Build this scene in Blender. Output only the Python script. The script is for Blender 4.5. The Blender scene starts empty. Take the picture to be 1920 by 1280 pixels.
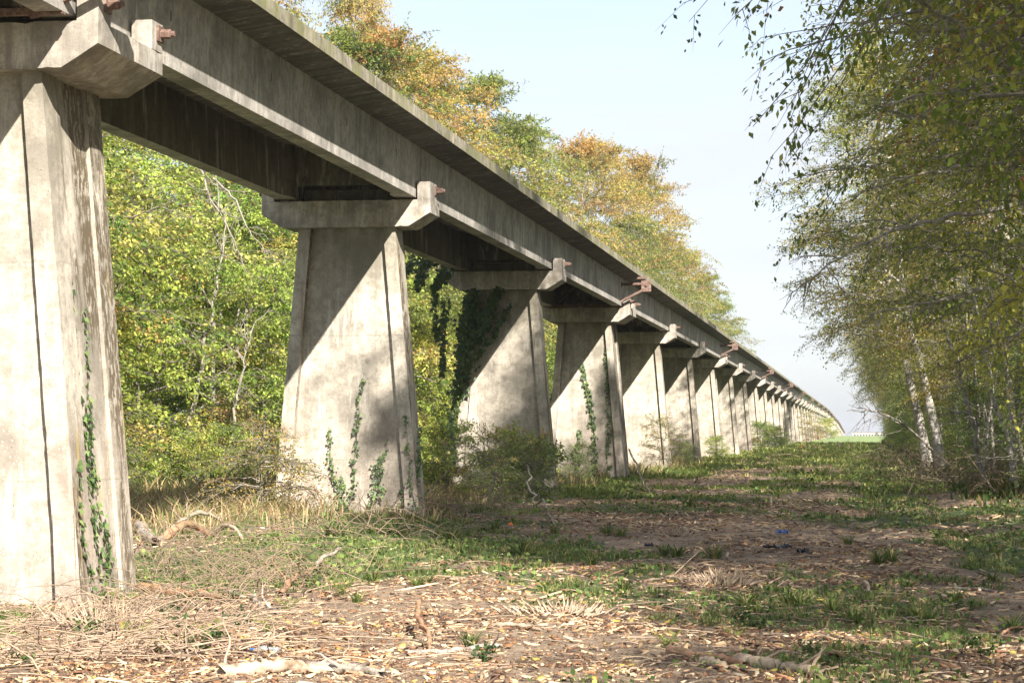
import bpy, math, random
import numpy as np
from mathutils import Matrix, Vector
C = bpy.context.scene
COL = C.collection
RNG = np.random.default_rng(7)
# ------------------------------------------------------------------ camera
EYE = 1.9
FPX, VX, VY = 4000.0, 1612.2, 809.2
TH = math.atan((VY - 640) / FPX)
PS = math.atan((VX - 960) / FPX * math.cos(TH))
F = np.array([-math.sin(PS) * math.cos(TH), math.cos(PS) * math.cos(TH), math.sin(TH)])
R = np.array([math.cos(PS), math.sin(PS), 0.0])
U = np.cross(R, F)
cam = bpy.data.objects.new('camera', bpy.data.cameras.new('camera'))
COL.objects.link(cam)
cam.matrix_world = Matrix(((R[0], U[0], -F[0], 0), (R[1], U[1], -F[1], 0), (R[2], U[2], -F[2], EYE), (0, 0, 0, 1)))
cam.data.sensor_width = 36.0
cam.data.lens = FPX * 36.0 / 1920.0
cam.data.clip_end = 20000
cam.data.dof.use_dof = True
cam.data.dof.focus_distance = 48.0
cam.data.dof.aperture_fstop = 16.0
C.camera = cam
# ------------------------------------------------------------------ light
SUN = np.array([0.405, -0.715, 0.57]); SUN /= np.linalg.norm(SUN)
elev = math.asin(SUN[2]); azim = math.atan2(SUN[0], SUN[1])
sl = bpy.data.lights.new('sun', 'SUN'); sl.energy = 5.0; sl.angle = math.radians(0.55); sl.color = (1.0, 0.925, 0.825)
so = bpy.data.objects.new('sun', sl); COL.objects.link(so)
so.rotation_euler = Vector(SUN).to_track_quat('Z', 'Y').to_euler()
w = bpy.data.worlds.new('World'); C.world = w; w.use_nodes = True
nt = w.node_tree; nt.nodes.clear()
sky = nt.nodes.new('ShaderNodeTexSky'); sky.sky_type = 'NISHITA'; sky.sun_disc = False
sky.sun_elevation = elev; sky.sun_rotation = azim; sky.air_density = 1.0; sky.dust_density = 1.4; sky.ozone_density = 2.5
tc = nt.nodes.new('ShaderNodeTexCoord')
mp = nt.nodes.new('ShaderNodeMapping'); mp.inputs['Scale'].default_value = (2.0, 2.0, 16.0)
no = nt.nodes.new('ShaderNodeTexNoise'); no.inputs['Scale'].default_value = 2.2; no.inputs['Detail'].default_value = 5
nt.links.new(tc.outputs['Generated'], mp.inputs['Vector']); nt.links.new(mp.outputs['Vector'], no.inputs['Vector'])
cr = nt.nodes.new('ShaderNodeValToRGB')
cr.color_ramp.elements[0].position = 0.36; cr.color_ramp.elements[0].color = (0.5, 0.5, 0.5, 1)
cr.color_ramp.elements[1].position = 0.66; cr.color_ramp.elements[1].color = (0.9, 0.9, 0.9, 1)
nt.links.new(no.outputs['Fac'], cr.inputs['Fac'])
mx = nt.nodes.new('ShaderNodeMix'); mx.data_type = 'RGBA'
mx.inputs['B'].default_value = (3.55, 3.62, 3.9, 1)
bg = nt.nodes.new('ShaderNodeBackground'); bg.inputs['Strength'].default_value = 0.092
out = nt.nodes.new('ShaderNodeOutputWorld')
nt.links.new(cr.outputs['Color'], mx.inputs['Factor']); nt.links.new(sky.outputs['Color'], mx.inputs['A'])
nt.links.new(mx.outputs['Result'], bg.inputs['Color']); nt.links.new(bg.outputs['Background'], out.inputs['Surface'])
C.view_settings.view_transform = 'Standard'; C.view_settings.look = 'None'
C.view_settings.exposure = 1.5; C.view_settings.gamma = 1.0
C.cycles.max_bounces = 8; C.cycles.transparent_max_bounces = 8
# ------------------------------------------------------------------ helpers
def tag(o, label=None, cat=None, group=None, kind=None):
    if label: o['label'] = label
    if cat: o['category'] = cat
    if group: o['group'] = group
    if kind: o['kind'] = kind
    return o

def empty(name, loc=(0, 0, 0), rz=0.0):
    o = bpy.data.objects.new(name, None); COL.objects.link(o)
    o.location = loc; o.rotation_euler = (0, 0, rz); o.empty_display_size = 0.3
    return o

def link(name, me, mat=None, parent=None, loc=None):
    o = bpy.data.objects.new(name, me); COL.objects.link(o)
    if mat is not None and not me.materials:
        for m in (mat if isinstance(mat, (list, tuple)) else [mat]): me.materials.append(m)
    if parent is not None: o.parent = parent
    if loc is not None: o.location = loc
    return o

def copy_tree(o, parent=None):
    c = o.copy(); COL.objects.link(c); c.parent = parent
    for ch in list(o.children): copy_tree(ch, c)
    return c

def np_mesh(name, V, Q, col=None, smooth=False):
    V = np.ascontiguousarray(V, dtype=np.float32); Q = np.ascontiguousarray(Q, dtype=np.int32)
    me = bpy.data.meshes.new(name); k = Q.shape[1]
    me.vertices.add(len(V)); me.vertices.foreach_set('co', V.ravel())
    me.loops.add(Q.size); me.loops.foreach_set('vertex_index', Q.ravel())
    me.polygons.add(len(Q)); me.polygons.foreach_set('loop_start', np.arange(0, Q.size, k, dtype=np.int32))
    me.polygons.foreach_set('loop_total', np.full(len(Q), k, dtype=np.int32))
    if smooth: me.polygons.foreach_set('use_smooth', np.ones(len(Q), dtype=bool))
    me.update(calc_edges=True)
    if col is not None:
        a = me.color_attributes.new('tint', 'FLOAT_COLOR', 'POINT')
        c4 = np.ones((len(V), 4), dtype=np.float32); c4[:, :3] = col
        a.data.foreach_set('color', c4.ravel())
    return me

class MB:
    """collects simple solids into one mesh"""
    def __init__(s): s.v = []; s.f = []; s.m = []
    def add(s, vs, fs, m=0):
        b = len(s.v); s.v += [tuple(v) for v in vs]; s.f += [tuple(b + i for i in f) for f in fs]; s.m += [m] * len(fs)
        return s
    def hexa(s, p, m=0):  # p: 8 points, bottom 4 ccw then top 4
        return s.add(p, [(3, 2, 1, 0), (4, 5, 6, 7), (0, 1, 5, 4), (1, 2, 6, 5), (2, 3, 7, 6), (3, 0, 4, 7)], m)
    def box(s, x0, x1, y0, y1, z0, z1, m=0):
        return s.hexa([(x0, y0, z0), (x1, y0, z0), (x1, y1, z0), (x0, y1, z0), (x0, y0, z1), (x1, y0, z1), (x1, y1, z1), (x0, y1, z1)], m)
    def prism(s, prof, y0, y1, m=0):  # profile in XZ, ccw seen from -Y
        n = len(prof); vs = [(x, y0, z) for x, z in prof] + [(x, y1, z) for x, z in prof]
        fs = [tuple(range(n)), tuple(range(2 * n - 1, n - 1, -1))] + [(i, i + n, (i + 1) % n + n, (i + 1) % n) for i in range(n)]
        return s.add(vs, fs, m)
    def cyl(s, a, b, r0, r1=None, n=8, m=0):
        r1 = r0 if r1 is None else r1
        a = Vector(a); b = Vector(b); d = (b - a).normalized()
        u = d.orthogonal().normalized(); v = d.cross(u)
        vs = [a + r0 * (u * math.cos(t) + v * math.sin(t)) for t in [2 * math.pi * i / n for i in range(n)]]
        vs += [b + r1 * (u * math.cos(t) + v * math.sin(t)) for t in [2 * math.pi * i / n for i in range(n)]]
        return s.add(vs, [tuple(range(n - 1, -1, -1)), tuple(range(n, 2 * n))] + [(i, (i + 1) % n, (i + 1) % n + n, i + n) for i in range(n)], m)
    def mesh(s, name):
        me = bpy.data.meshes.new(name); me.from_pydata(s.v, [], s.f); me.polygons.foreach_set('material_index', s.m); me.update()
        import bmesh
        bm = bmesh.new(); bm.from_mesh(me); bmesh.ops.recalc_face_normals(bm, faces=bm.faces); bm.to_mesh(me); bm.free()
        return me
    def build(s, name, mat, parent=None, bevel=0.0, loc=None, chip=0.0, seed=0):
        me = s.mesh(name)
        if chip:   # split the long edges and knock small chips off the arrises
            import bmesh
            rg_ = random.Random(seed); bm = bmesh.new(); bm.from_mesh(me)
            for _ in range(6):
                es = [e for e in bm.edges if e.calc_length() > .16]
                if not es: break
                bmesh.ops.subdivide_edges(bm, edges=es, cuts=1, use_grid_fill=True)
            bm.normal_update()
            for v in bm.verts:
                ns = [f.normal for f in v.link_faces]
                if any(a.dot(ns[0]) < .95 for a in ns[1:]):
                    av = Vector((0, 0, 0))
                    for q in ns: av += q
                    v.co -= av.normalized() * (chip * rg_.random() ** 2 + (chip * 3 * rg_.random() if rg_.random() < .05 else 0))
            bm.to_mesh(me); bm.free(); bevel = 0
        o = link(name, me, mat, parent, loc)
        if bevel:
            b = o.modifiers.new('bevel', 'BEVEL'); b.width = bevel; b.segments = 1; b.limit_method = 'ANGLE'
        return o

def tubes(P, Rd, sides=5):
    """batch of tubes: P (n,m,3), Rd (n,m)"""
    n, m, _ = P.shape
    T = np.gradient(P, axis=1); T /= np.linalg.norm(T, axis=2, keepdims=True) + 1e-9
    ref = np.where(np.abs(T[:, :1, 2:3]) > 0.8, np.array([1.0, 0.1, 0]), np.array([0.1, 0, 1.0]))
    A = np.cross(T, np.broadcast_to(ref, T.shape)); A /= np.linalg.norm(A, axis=2, keepdims=True) + 1e-9
    B = np.cross(T, A)
    ang = np.arange(sides) * 2 * np.pi / sides
    V = P[:, :, None, :] + Rd[:, :, None, None] * (A[:, :, None, :] * np.cos(ang)[None, None, :, None] + B[:, :, None, :] * np.sin(ang)[None, None, :, None])
    idx = np.arange(n * m * sides).reshape(n, m, sides)
    a = idx[:, :-1, :]; b = np.roll(a, -1, axis=2); c = idx[:, 1:, :]; d = np.roll(c, -1, axis=2)
    return V.reshape(-1, 3), np.stack([a, b, d, c], -1).reshape(-1, 4)

def merge(parts):
    V = []; Q = []; o = 0
    for v, q in parts:
        V.append(v); Q.append(q + o); o += len(v)
    return np.concatenate(V), np.concatenate(Q)

def hsh(i, j, s):
    h = (i.astype(np.int64) * 374761393 + j.astype(np.int64) * 668265263 + s * 974711) & 0x7fffffff
    h = ((h ^ (h >> 13)) * 1274126177) & 0x7fffffff
    return ((h ^ (h >> 16)) & 0xffff) / 65535.0
def vn(x, y, sc, s=0):
    x = np.asarray(x, float) / sc; y = np.asarray(y, float) / sc
    i = np.floor(x); j = np.floor(y); u = x - i; v = y - j; u = u * u * (3 - 2 * u); v = v * v * (3 - 2 * v)
    return (hsh(i, j, s) * (1 - u) + hsh(i + 1, j, s) * u) * (1 - v) + (hsh(i, j + 1, s) * (1 - u) + hsh(i + 1, j + 1, s) * u) * v
def sstep(a, b, x):
    t = np.clip((np.asarray(x, float) - a) / (b - a), 0, 1); return t * t * (3 - 2 * t)
TX = -10.66                                      # centre line of the viaduct
def gz(x, y):
    x = np.asarray(x, float); y = np.asarray(y, float)
    z = (vn(x, y, 3.1, 1) - .5) * .14 + (vn(x, y, 1.1, 2) - .5) * .07 + (vn(x, y, .45, 3) - .5) * .035
    z = z * (1 - sstep(60, 200, y) * .5)
    z += -.2 * np.exp(-((y - 24) / 9) ** 2) * sstep(-5, -9, x)
    z += .22 * np.exp(-((y - 45) / 7) ** 2 - ((x + 10.5) / 3) ** 2)
    z += .14 * sstep(90, 130, y)
    rut = np.exp(-((x - .2 + .3 * np.sin(y * .05)) / .45) ** 2) + np.exp(-((x - 2.1 + .3 * np.sin(y * .05)) / .45) ** 2)
    z -= .09 * rut * sstep(25, 45, y) * (1 - sstep(250, 320, y))
    z += .35 * sstep(3.2, 6, x) * sstep(30, 60, y) * (1 - sstep(320, 345, y))
    z += .25 * sstep(-13.5, -18, x)
    z = z * (1 - sstep(500, 800, y)) + .2 * sstep(500, 800, y)
    z -= ((np.clip(y, 900, None) - 900) / 100) ** 1.5 * .5
    return z
def green(x, y):
    """how much living ground cover grows at a place, 0..1"""
    x = np.asarray(x, float); y = np.asarray(y, float)
    g = .55 * vn(x, y * .55, 2.6, 11) + .3 * vn(x, y * .7, .9, 12) + .15 * vn(x, y, .35, 13)
    g = sstep(.44, .62, g)
    bank = np.exp(-((y - 34) / 10) ** 2 - ((x + 8.3) / 3.0) ** 2) * 1.1 + np.exp(-((x + 9.5) / 1.8) ** 2) * sstep(40, 60, y) * .8
    mid = np.exp(-((x - .9) / 1.1) ** 2) * sstep(38, 55, y) * .8
    lit = np.exp(-((y - 19.5) / 3.6) ** 2 - ((x + 4.6) / 2.6) ** 2)
    sd = sstep(2.2, 4, x) * .5 + sstep(-11.5, -15, x) * .9
    far = sstep(60, 130, y) * .34
    return np.clip(g * (.78 - .25 * sstep(26, 14, y)) + bank + mid + sd + far - lit * 1.2, 0, 1)
# ------------------------------------------------------------------ materials
def M(name): 
    m = bpy.data.materials.new(name); m.use_nodes = True; return m
class N:
    def __init__(s, m):
        s.m = m; s.t = m.node_tree; s.b = s.t.nodes['Principled BSDF']
    def n(s, t, **k):
        x = s.t.nodes.new(t)
        for a, v in k.items():
            if hasattr(x, a): setattr(x, a, v)
            else: x.inputs[a].default_value = v
        return x
    def l(s, a, b): s.t.links.new(a, b)
    def noise(s, vec, sc, det=4, rough=.55, scale=None):
        if scale is not None:
            mp = s.n('ShaderNodeMapping'); mp.inputs['Scale'].default_value = scale; s.l(vec, mp.inputs['Vector']); vec = mp.outputs['Vector']
        x = s.n('ShaderNodeTexNoise'); x.inputs['Scale'].default_value = sc; x.inputs['Detail'].default_value = det; x.inputs['Roughness'].default_value = rough
        s.l(vec, x.inputs['Vector']); return x.outputs['Fac']
    def ramp(s, f, stops):
        r = s.n('ShaderNodeValToRGB'); e = r.color_ramp.elements
        while len(e) < len(stops): e.new(.5)
        for el, (p, c) in zip(e, stops):
            el.position = p; el.color = (*c, 1) if isinstance(c, tuple) else (c, c, c, 1)
        s.l(f, r.inputs['Fac']); return r.outputs['Color']
    def mix(s, f, a, b, mode='MIX'):
        x = s.n('ShaderNodeMix'); x.data_type = 'RGBA'; x.blend_type = mode
        for key, v in (('Factor', f), ('A', a), ('B', b)):
            if isinstance(v, (int, float)): x.inputs[key].default_value = v
            elif isinstance(v, tuple): x.inputs[key].default_value = (*v, 1)
            else: s.l(v, x.inputs[key])
        return x.outputs['Result']
    def math(s, op, a, b=0.0):
        x = s.n('ShaderNodeMath'); x.operation = op
        for i, v in enumerate((a, b)):
            if isinstance(v, (int, float)): x.inputs[i].default_value = v
            else: s.l(v, x.inputs[i])
        return x.outputs[0]
    def bump(s, h, d=.02, st=.5):
        b = s.n('ShaderNodeBump'); b.inputs['Distance'].default_value = d; b.inputs['Strength'].default_value = st
        s.l(h, b.inputs['Height']); s.l(b.outputs['Normal'], s.b.inputs['Normal'])

def concrete(name, base=(.37, .335, .285), dark=.5, moss=.25, lift_lines=False, plank=False, edge=False, pillar=False):
    m = M(name); k = N(m)
    geo = k.n('ShaderNodeNewGeometry'); P = geo.outputs['Position']
    b2 = tuple(c * 1.25 for c in base); b0 = tuple(c * .58 for c in base)
    c = k.ramp(k.noise(P, .9, 7, .65), [(.38, b0), (.5, base), (.6, b2)])
    # vertical rain streaks
    st = k.noise(P, 1.0, 5, .6, (5.5, 5.5, .35))
    c = k.mix(k.ramp(st, [(.44, 0.0), (.62, dark)]), c, tuple(x * .35 for x in base))
    # warm and grey-green patches
    c = k.mix(k.ramp(k.noise(P, 2.3, 6, .7), [(.55, 0.0), (.72, .35)]), c, (.33, .24, .16))
    c = k.mix(k.ramp(k.noise(P, 1.7, 6, .7, (1, 1, .5)), [(.56, 0.0), (.72, moss)]), c, (.14, .145, .06))
    c = k.mix(k.ramp(k.noise(P, 6, 8, .8), [(.40, .6), (.53, 0.0)]), c, tuple(x * .4 for x in base))
    c = k.mix(k.ramp(k.noise(P, 1.0, 5, .65, (7, 7, .25)), [(.64, 0.0), (.7, .5)]), c, (.27, .13, .07))
    c = k.mix(k.ramp(k.noise(P, 1.0, 7, .75, (3.2, 3.2, .5)), [(.36, .55), (.45, 0.0)]), c, (.66, .63, .57))
    # pores and pale aggregate
    vo = k.n('ShaderNodeTexVoronoi'); vo.inputs['Scale'].default_value = 22; k.l(P, vo.inputs['Vector'])
    c = k.mix(k.ramp(vo.outputs['Distance'], [(.08, .5), (.2, 0.0)]), c, (.12, .11, .09))
    fine = k.noise(P, 38, 4, .7)
    c = k.mix(k.ramp(fine, [(.3, .35), (.5, 0.0)]), c, tuple(x * .45 for x in base))
    gr_ = k.noise(P, 90, 3, .8); c = k.mix(k.ramp(gr_, [(.36, .4), (.5, 0.0)]), c, tuple(x * .5 for x in base))
    pk = k.n('ShaderNodeTexVoronoi'); pk.inputs['Scale'].default_value = 5.5; k.l(P, pk.inputs['Vector'])
    c = k.mix(k.ramp(pk.outputs['Distance'], [(.035, .85), (.06, 0.0)]), c, (.09, .08, .065))
    h = k.math('ADD', fine, k.math('MULTIPLY', gr_, .6))
    if pillar:
        sep = k.n('ShaderNodeSeparateXYZ'); k.l(P, sep.inputs[0])
        low = k.n('ShaderNodeMapRange'); low.inputs['From Min'].default_value = 3.0; low.inputs['From Max'].default_value = .8; k.l(sep.outputs['Z'], low.inputs['Value'])
        v2 = k.n('ShaderNodeTexVoronoi'); v2.inputs['Scale'].default_value = 17; k.l(P, v2.inputs['Vector'])
        sp = k.math('MULTIPLY', k.ramp(v2.outputs['Distance'], [(.12, 1.0), (.26, 0.0)]), low.outputs['Result'])
        c = k.mix(sp, c, (.6, .56, .5))
        c = k.mix(k.math('MULTIPLY', low.outputs['Result'], k.ramp(k.noise(P, .8, 5, .6), [(.35, 0.0), (.7, .6)])), c, (.24, .175, .135))
        # dark damp stain under the cap and lift lines of the pours
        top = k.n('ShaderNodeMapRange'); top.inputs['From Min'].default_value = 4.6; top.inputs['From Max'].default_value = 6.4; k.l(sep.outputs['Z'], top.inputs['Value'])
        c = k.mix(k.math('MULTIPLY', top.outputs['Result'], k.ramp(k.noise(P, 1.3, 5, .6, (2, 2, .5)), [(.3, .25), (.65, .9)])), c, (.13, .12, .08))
        md = k.math('ABSOLUTE', k.math('SUBTRACT', k.math('FRACT', k.math('MULTIPLY', sep.outputs['Z'], 1 / 2.62)), .5))
        ln = k.ramp(md, [(.0, .6), (.006, 0.0)])
        c = k.mix(k.math('MULTIPLY', ln, k.ramp(k.noise(P, 2.5, 3), [(.4, .25), (.6, 1.0)])), c, tuple(x * .35 for x in base))
    if pillar:   # weathered sides of the flanges: brown crust with pale gaps, yellow lichen near the edge
        sn = k.n('ShaderNodeSeparateXYZ'); k.l(geo.outputs['Normal'], sn.inputs[0])
        side = k.ramp(sn.outputs['X'], [(.75, 0.0), (.9, 1.0)])
        big = k.ramp(k.noise(P, 1.1, 4, .6, (1, 1.6, .35)), [(.46, 0.0), (.56, 1.0)])
        cr_ = k.ramp(k.noise(P, 9, 6, .75, (1, 1.6, .6)), [(.44, 0.0), (.5, 1.0)])
        c = k.mix(k.math('MULTIPLY', k.math('MULTIPLY', side, big), cr_), c, (.11, .085, .05))
        li = k.ramp(k.noise(P, 1.6, 5, .6, (1, 2.5, .3)), [(.6, 0.0), (.7, .7)])
        c = k.mix(k.math('MULTIPLY', side, li), c, (.44, .34, .10))
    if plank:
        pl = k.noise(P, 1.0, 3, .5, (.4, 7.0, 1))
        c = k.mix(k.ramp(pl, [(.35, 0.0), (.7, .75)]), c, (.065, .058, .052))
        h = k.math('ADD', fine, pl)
    if edge:
        c = k.mix(k.ramp(k.noise(P, 1.5, 6, .7, (1, 1, 1)), [(.45, 0.0), (.62, .8)]), c, (.17, .18, .05))
        c = k.mix(k.ramp(k.noise(P, 3.5, 6, .7), [(.5, 0.0), (.65, .8)]), c, (.10, .085, .07))
    k.l(c, k.b.inputs['Base Color']); k.b.inputs['Roughness'].default_value = .9
    k.bump(h, .012, .55)
    return m
M_PIL = concrete('pillar concrete', base=(.475, .43, .36), pillar=True, dark=.35)
M_CAP = concrete('cap concrete', base=(.46, .42, .36), moss=.7, dark=.55)
M_WEB = concrete('girder concrete', base=(.43, .405, .37), dark=.35, moss=.15)
M_SHADE_MOSS = concrete('algae-stained concrete with painted shade', base=(.17, .15, .115), moss=.8, dark=.5)  # base darkened to paint in the shade under the deck, algae patches over it
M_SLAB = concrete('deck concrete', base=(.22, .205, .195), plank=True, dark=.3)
M_EDGE = concrete('mossy deck edge concrete', base=(.34, .31, .24), edge=True)
M_DARK = M('dark recess'); M_DARK.node_tree.nodes['Principled BSDF'].inputs['Base Color'].default_value = (.02, .018, .016, 1)
def rust():
    m = M('rusty steel'); k = N(m); P = k.n('ShaderNodeNewGeometry').outputs['Position']
    c = k.ramp(k.noise(P, 9, 6, .7), [(.3, (.08, .045, .034)), (.5, (.16, .10, .08)), (.72, (.32, .24, .19))])
    k.l(c, k.b.inputs['Base Color']); k.b.inputs['Roughness'].default_value = .8; k.b.inputs['Metallic'].default_value = .15
    k.bump(k.noise(P, 40, 4), .004, .5); return m
M_RUST = rust()
def leafmat(name, trans=.48, var=.35, gloss=.12):
    m = M(name); k = N(m); t = k.t
    a = k.n('ShaderNodeAttribute'); a.attribute_name = 'tint'
    oi = k.n('ShaderNodeObjectInfo')
    hs = k.n('ShaderNodeHueSaturation')
    mr = k.n('ShaderNodeMapRange'); mr.inputs['To Min'].default_value = .5 - .03 * var / .35; mr.inputs['To Max'].default_value = .5 + .025 * var / .35
    k.l(oi.outputs['Random'], mr.inputs['Value']); k.l(mr.outputs['Result'], hs.inputs['Hue'])
    mv = k.n('ShaderNodeMapRange'); mv.inputs['To Min'].default_value = 1.15; mv.inputs['To Max'].default_value = .85
    k.l(oi.outputs['Random'], mv.inputs['Value']); k.l(mv.outputs['Result'], hs.inputs['Value'])
    k.l(a.outputs['Color'], hs.inputs['Color'])
    k.l(hs.outputs['Color'], k.b.inputs['Base Color']); k.b.inputs['Roughness'].default_value = .55
    k.b.inputs['Specular IOR Level'].default_value = gloss
    tr = k.n('ShaderNodeBsdfTranslucent')
    br = k.mix(1.0, hs.outputs['Color'], (1.15, 1.15, .85), 'MULTIPLY'); k.l(br, tr.inputs['Color'])
    ms = k.n('ShaderNodeMixShader'); ms.inputs[0].default_value = trans
    k.l(k.b.outputs[0], ms.inputs[1]); k.l(tr.outputs[0], ms.inputs[2]); k.l(ms.outputs[0], t.nodes['Material Output'].inputs['Surface'])
    return m
M_LEAF = leafmat('tree leaves'); M_GRASS = leafmat('grass blades', .3, .0); M_IVY = leafmat('ivy leaves', .15, 0, .5)
def tintmat(name, rough=.85):
    m = M(name); k = N(m); a = k.n('ShaderNodeAttribute'); a.attribute_name = 'tint'
    k.l(a.outputs['Color'], k.b.inputs['Base Color']); k.b.inputs['Roughness'].default_value = rough; return m
M_CHIP = tintmat('wood chips')
def bark(name, pale, dark, sc=(1, 1, .35), f=6):
    m = M(name); k = N(m); tcn = k.n('ShaderNodeTexCoord'); P = tcn.outputs['Object']
    c = k.ramp(k.noise(P, f, 6, .7, sc), [(.36, dark), (.5, tuple(a * .8 for a in pale)), (.68, pale)])
    c = k.mix(k.ramp(k.noise(P, 1.3, 4), [(.55, 0.0), (.7, .5)]), c, (.12, .13, .06))
    k.l(c, k.b.inputs['Base Color']); k.b.inputs['Roughness'].default_value = .9
    k.bump(k.noise(P, f * 3, 5, .7, sc), .02, .6); return m
M_BARK = bark('grey bark', (.30, .27, .22), (.09, .08, .065))
M_BIRCH = bark('pale bark', (.50, .46, .41), (.10, .09, .075), (1, 1, 1.6), 5)
M_DEAD = bark('dead wood', (.52, .40, .29), (.20, .13, .08), (1, 1, 1), 9)
M_DEAD2 = bark('grey dead wood', (.42, .37, .31), (.16, .12, .09), (1, 1, 1), 9)
M_BROWN = bark('split reddish wood', (.45, .25, .14), (.16, .07, .04), (1, 1, 1), 9)
def ground_mat():
    m = M('woodland floor'); k = N(m); P = k.n('ShaderNodeNewGeometry').outputs['Position']
    a = k.n('ShaderNodeAttribute'); a.attribute_name = 'tint'; sep = k.n('ShaderNodeSeparateColor'); k.l(a.outputs['Color'], sep.inputs[0])
    soil = k.ramp(k.noise(P, 2.5, 8, .75), [(.3, (.12, .08, .052)), (.5, (.235, .17, .115)), (.68, (.36, .27, .185))])
    ch = k.noise(P, 16, 6, .75, (.6, 1.3, 1))
    soil = k.mix(k.ramp(ch, [(.52, 0.0), (.62, .85)]), soil, (.38, .28, .19))
    gr = k.ramp(k.noise(P, 7, 6, .75), [(.3, (.028, .045, .014)), (.5, (.07, .105, .03)), (.7, (.14, .18, .055))])
    f = k.math('ADD', sep.outputs[0], k.math('MULTIPLY', k.math('SUBTRACT', k.noise(P, 5, 5, .7), .5), 1.4))
    c = k.mix(k.ramp(f, [(.4, 0.0), (.66, .9)]), soil, gr)
    fld = k.ramp(k.noise(P, .25, 6, .7), [(.3, (.13, .19, .055)), (.7, (.21, .27, .09))])
    c = k.mix(sep.outputs[1], c, fld)
    k.l(c, k.b.inputs['Base Color']); k.b.inputs['Roughness'].default_value = .95
    k.bump(k.noise(P, 14, 6, .8), .06, .8); return m
# ------------------------------------------------------------------ ground sheet
def ground():
    ys = [-40.0]
    while ys[-1] < 12: ys.append(ys[-1] + 1.5)
    while ys[-1] < 60: ys.append(ys[-1] + .16)
    while ys[-1] < 9000: ys.append(ys[-1] + .16 * (ys[-1] / 60) ** 1.6)
    def half(a0, lim):
        v = [a0]; st = .16
        while v[-1] < lim:
            v.append(v[-1] + st)
            if v[-1] > 16: st *= 1.09
        return v
    xs = np.array([-x for x in half(0, 6000)][::-1][:-1] + half(0, 6000))
    ys = np.array(ys); X, Y = np.meshgrid(xs, ys)
    Z = gz(X, Y); V = np.stack([X, Y, Z], -1).reshape(-1, 3)
    n, m = X.shape; idx = np.arange(n * m).reshape(n, m)
    Q = np.stack([idx[:-1, :-1], idx[:-1, 1:], idx[1:, 1:], idx[1:, :-1]], -1).reshape(-1, 4)
    col = np.zeros((n * m, 3)); col[:, 0] = green(X, Y).ravel(); col[:, 1] = sstep(322, 330, Y + 6 * vn(X, Y, 9, 5)).ravel()
    tag(link('ground', np_mesh('ground', V, Q, col, True), ground_mat()), 'woodland clearing floor of wood chips, soil and grass leading to a green field', kind='structure')
ground()
# ------------------------------------------------------------------ viaduct
ZC, ZS, ZE, ZB, ZD, ZT = 6.2, 6.76, 7.13, 6.81, 7.9, 8.2
def pillar_mesh(yh, web):
    mb = MB(); zt, zb = ZC + .02, -.9
    ht, hb, ft, fb = 1.04, 1.04 + (ZC + .9) * .088, .26, .30
    mb.hexa([(-hb + .05, -web, zb), (hb - .05, -web, zb), (hb - .05, web, zb), (-hb + .05, web, zb), (-ht + .05, -web, zt), (ht - .05, -web, zt), (ht - .05, web, zt), (-ht + .05, web, zt)])
    for s in (-1, 1):
        p = [(s * hb, -yh, zb), (s * (hb - fb), -yh, zb), (s * (hb - fb - .03), yh, zb), (s * hb, yh, zb),
             (s * ht, -yh, zt), (s * (ht - ft), -yh, zt), (s * (ht - ft - .03), yh, zt), (s * ht, yh, zt)]
        if yh < .6: mb.hexa(p)
        else:      # the wide pier: flanges at both faces and a recessed side between
            w = .5
            for a, b in ((-yh, -yh + w), (yh - w, yh)):
                mb.hexa([(s * hb, a, zb), (s * (hb - fb), a, zb), (s * (hb - fb), b, zb), (s * hb, b, zb), (s * ht, a, zt), (s * (ht - ft), a, zt), (s * (ht - ft), b, zt), (s * ht, b, zt)])
            q = .09
            mb.hexa([(s * (hb - q), -yh + w, zb), (s * (hb - fb), -yh + w, zb), (s * (hb - fb), yh - w, zb), (s * (hb - q), yh - w, zb),
                     (s * (ht - q), -yh + w, zt), (s * (ht - ft), -yh + w, zt), (s * (ht - ft), yh - w, zt), (s * (ht - q), yh - w, zt)])
    return mb
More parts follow.
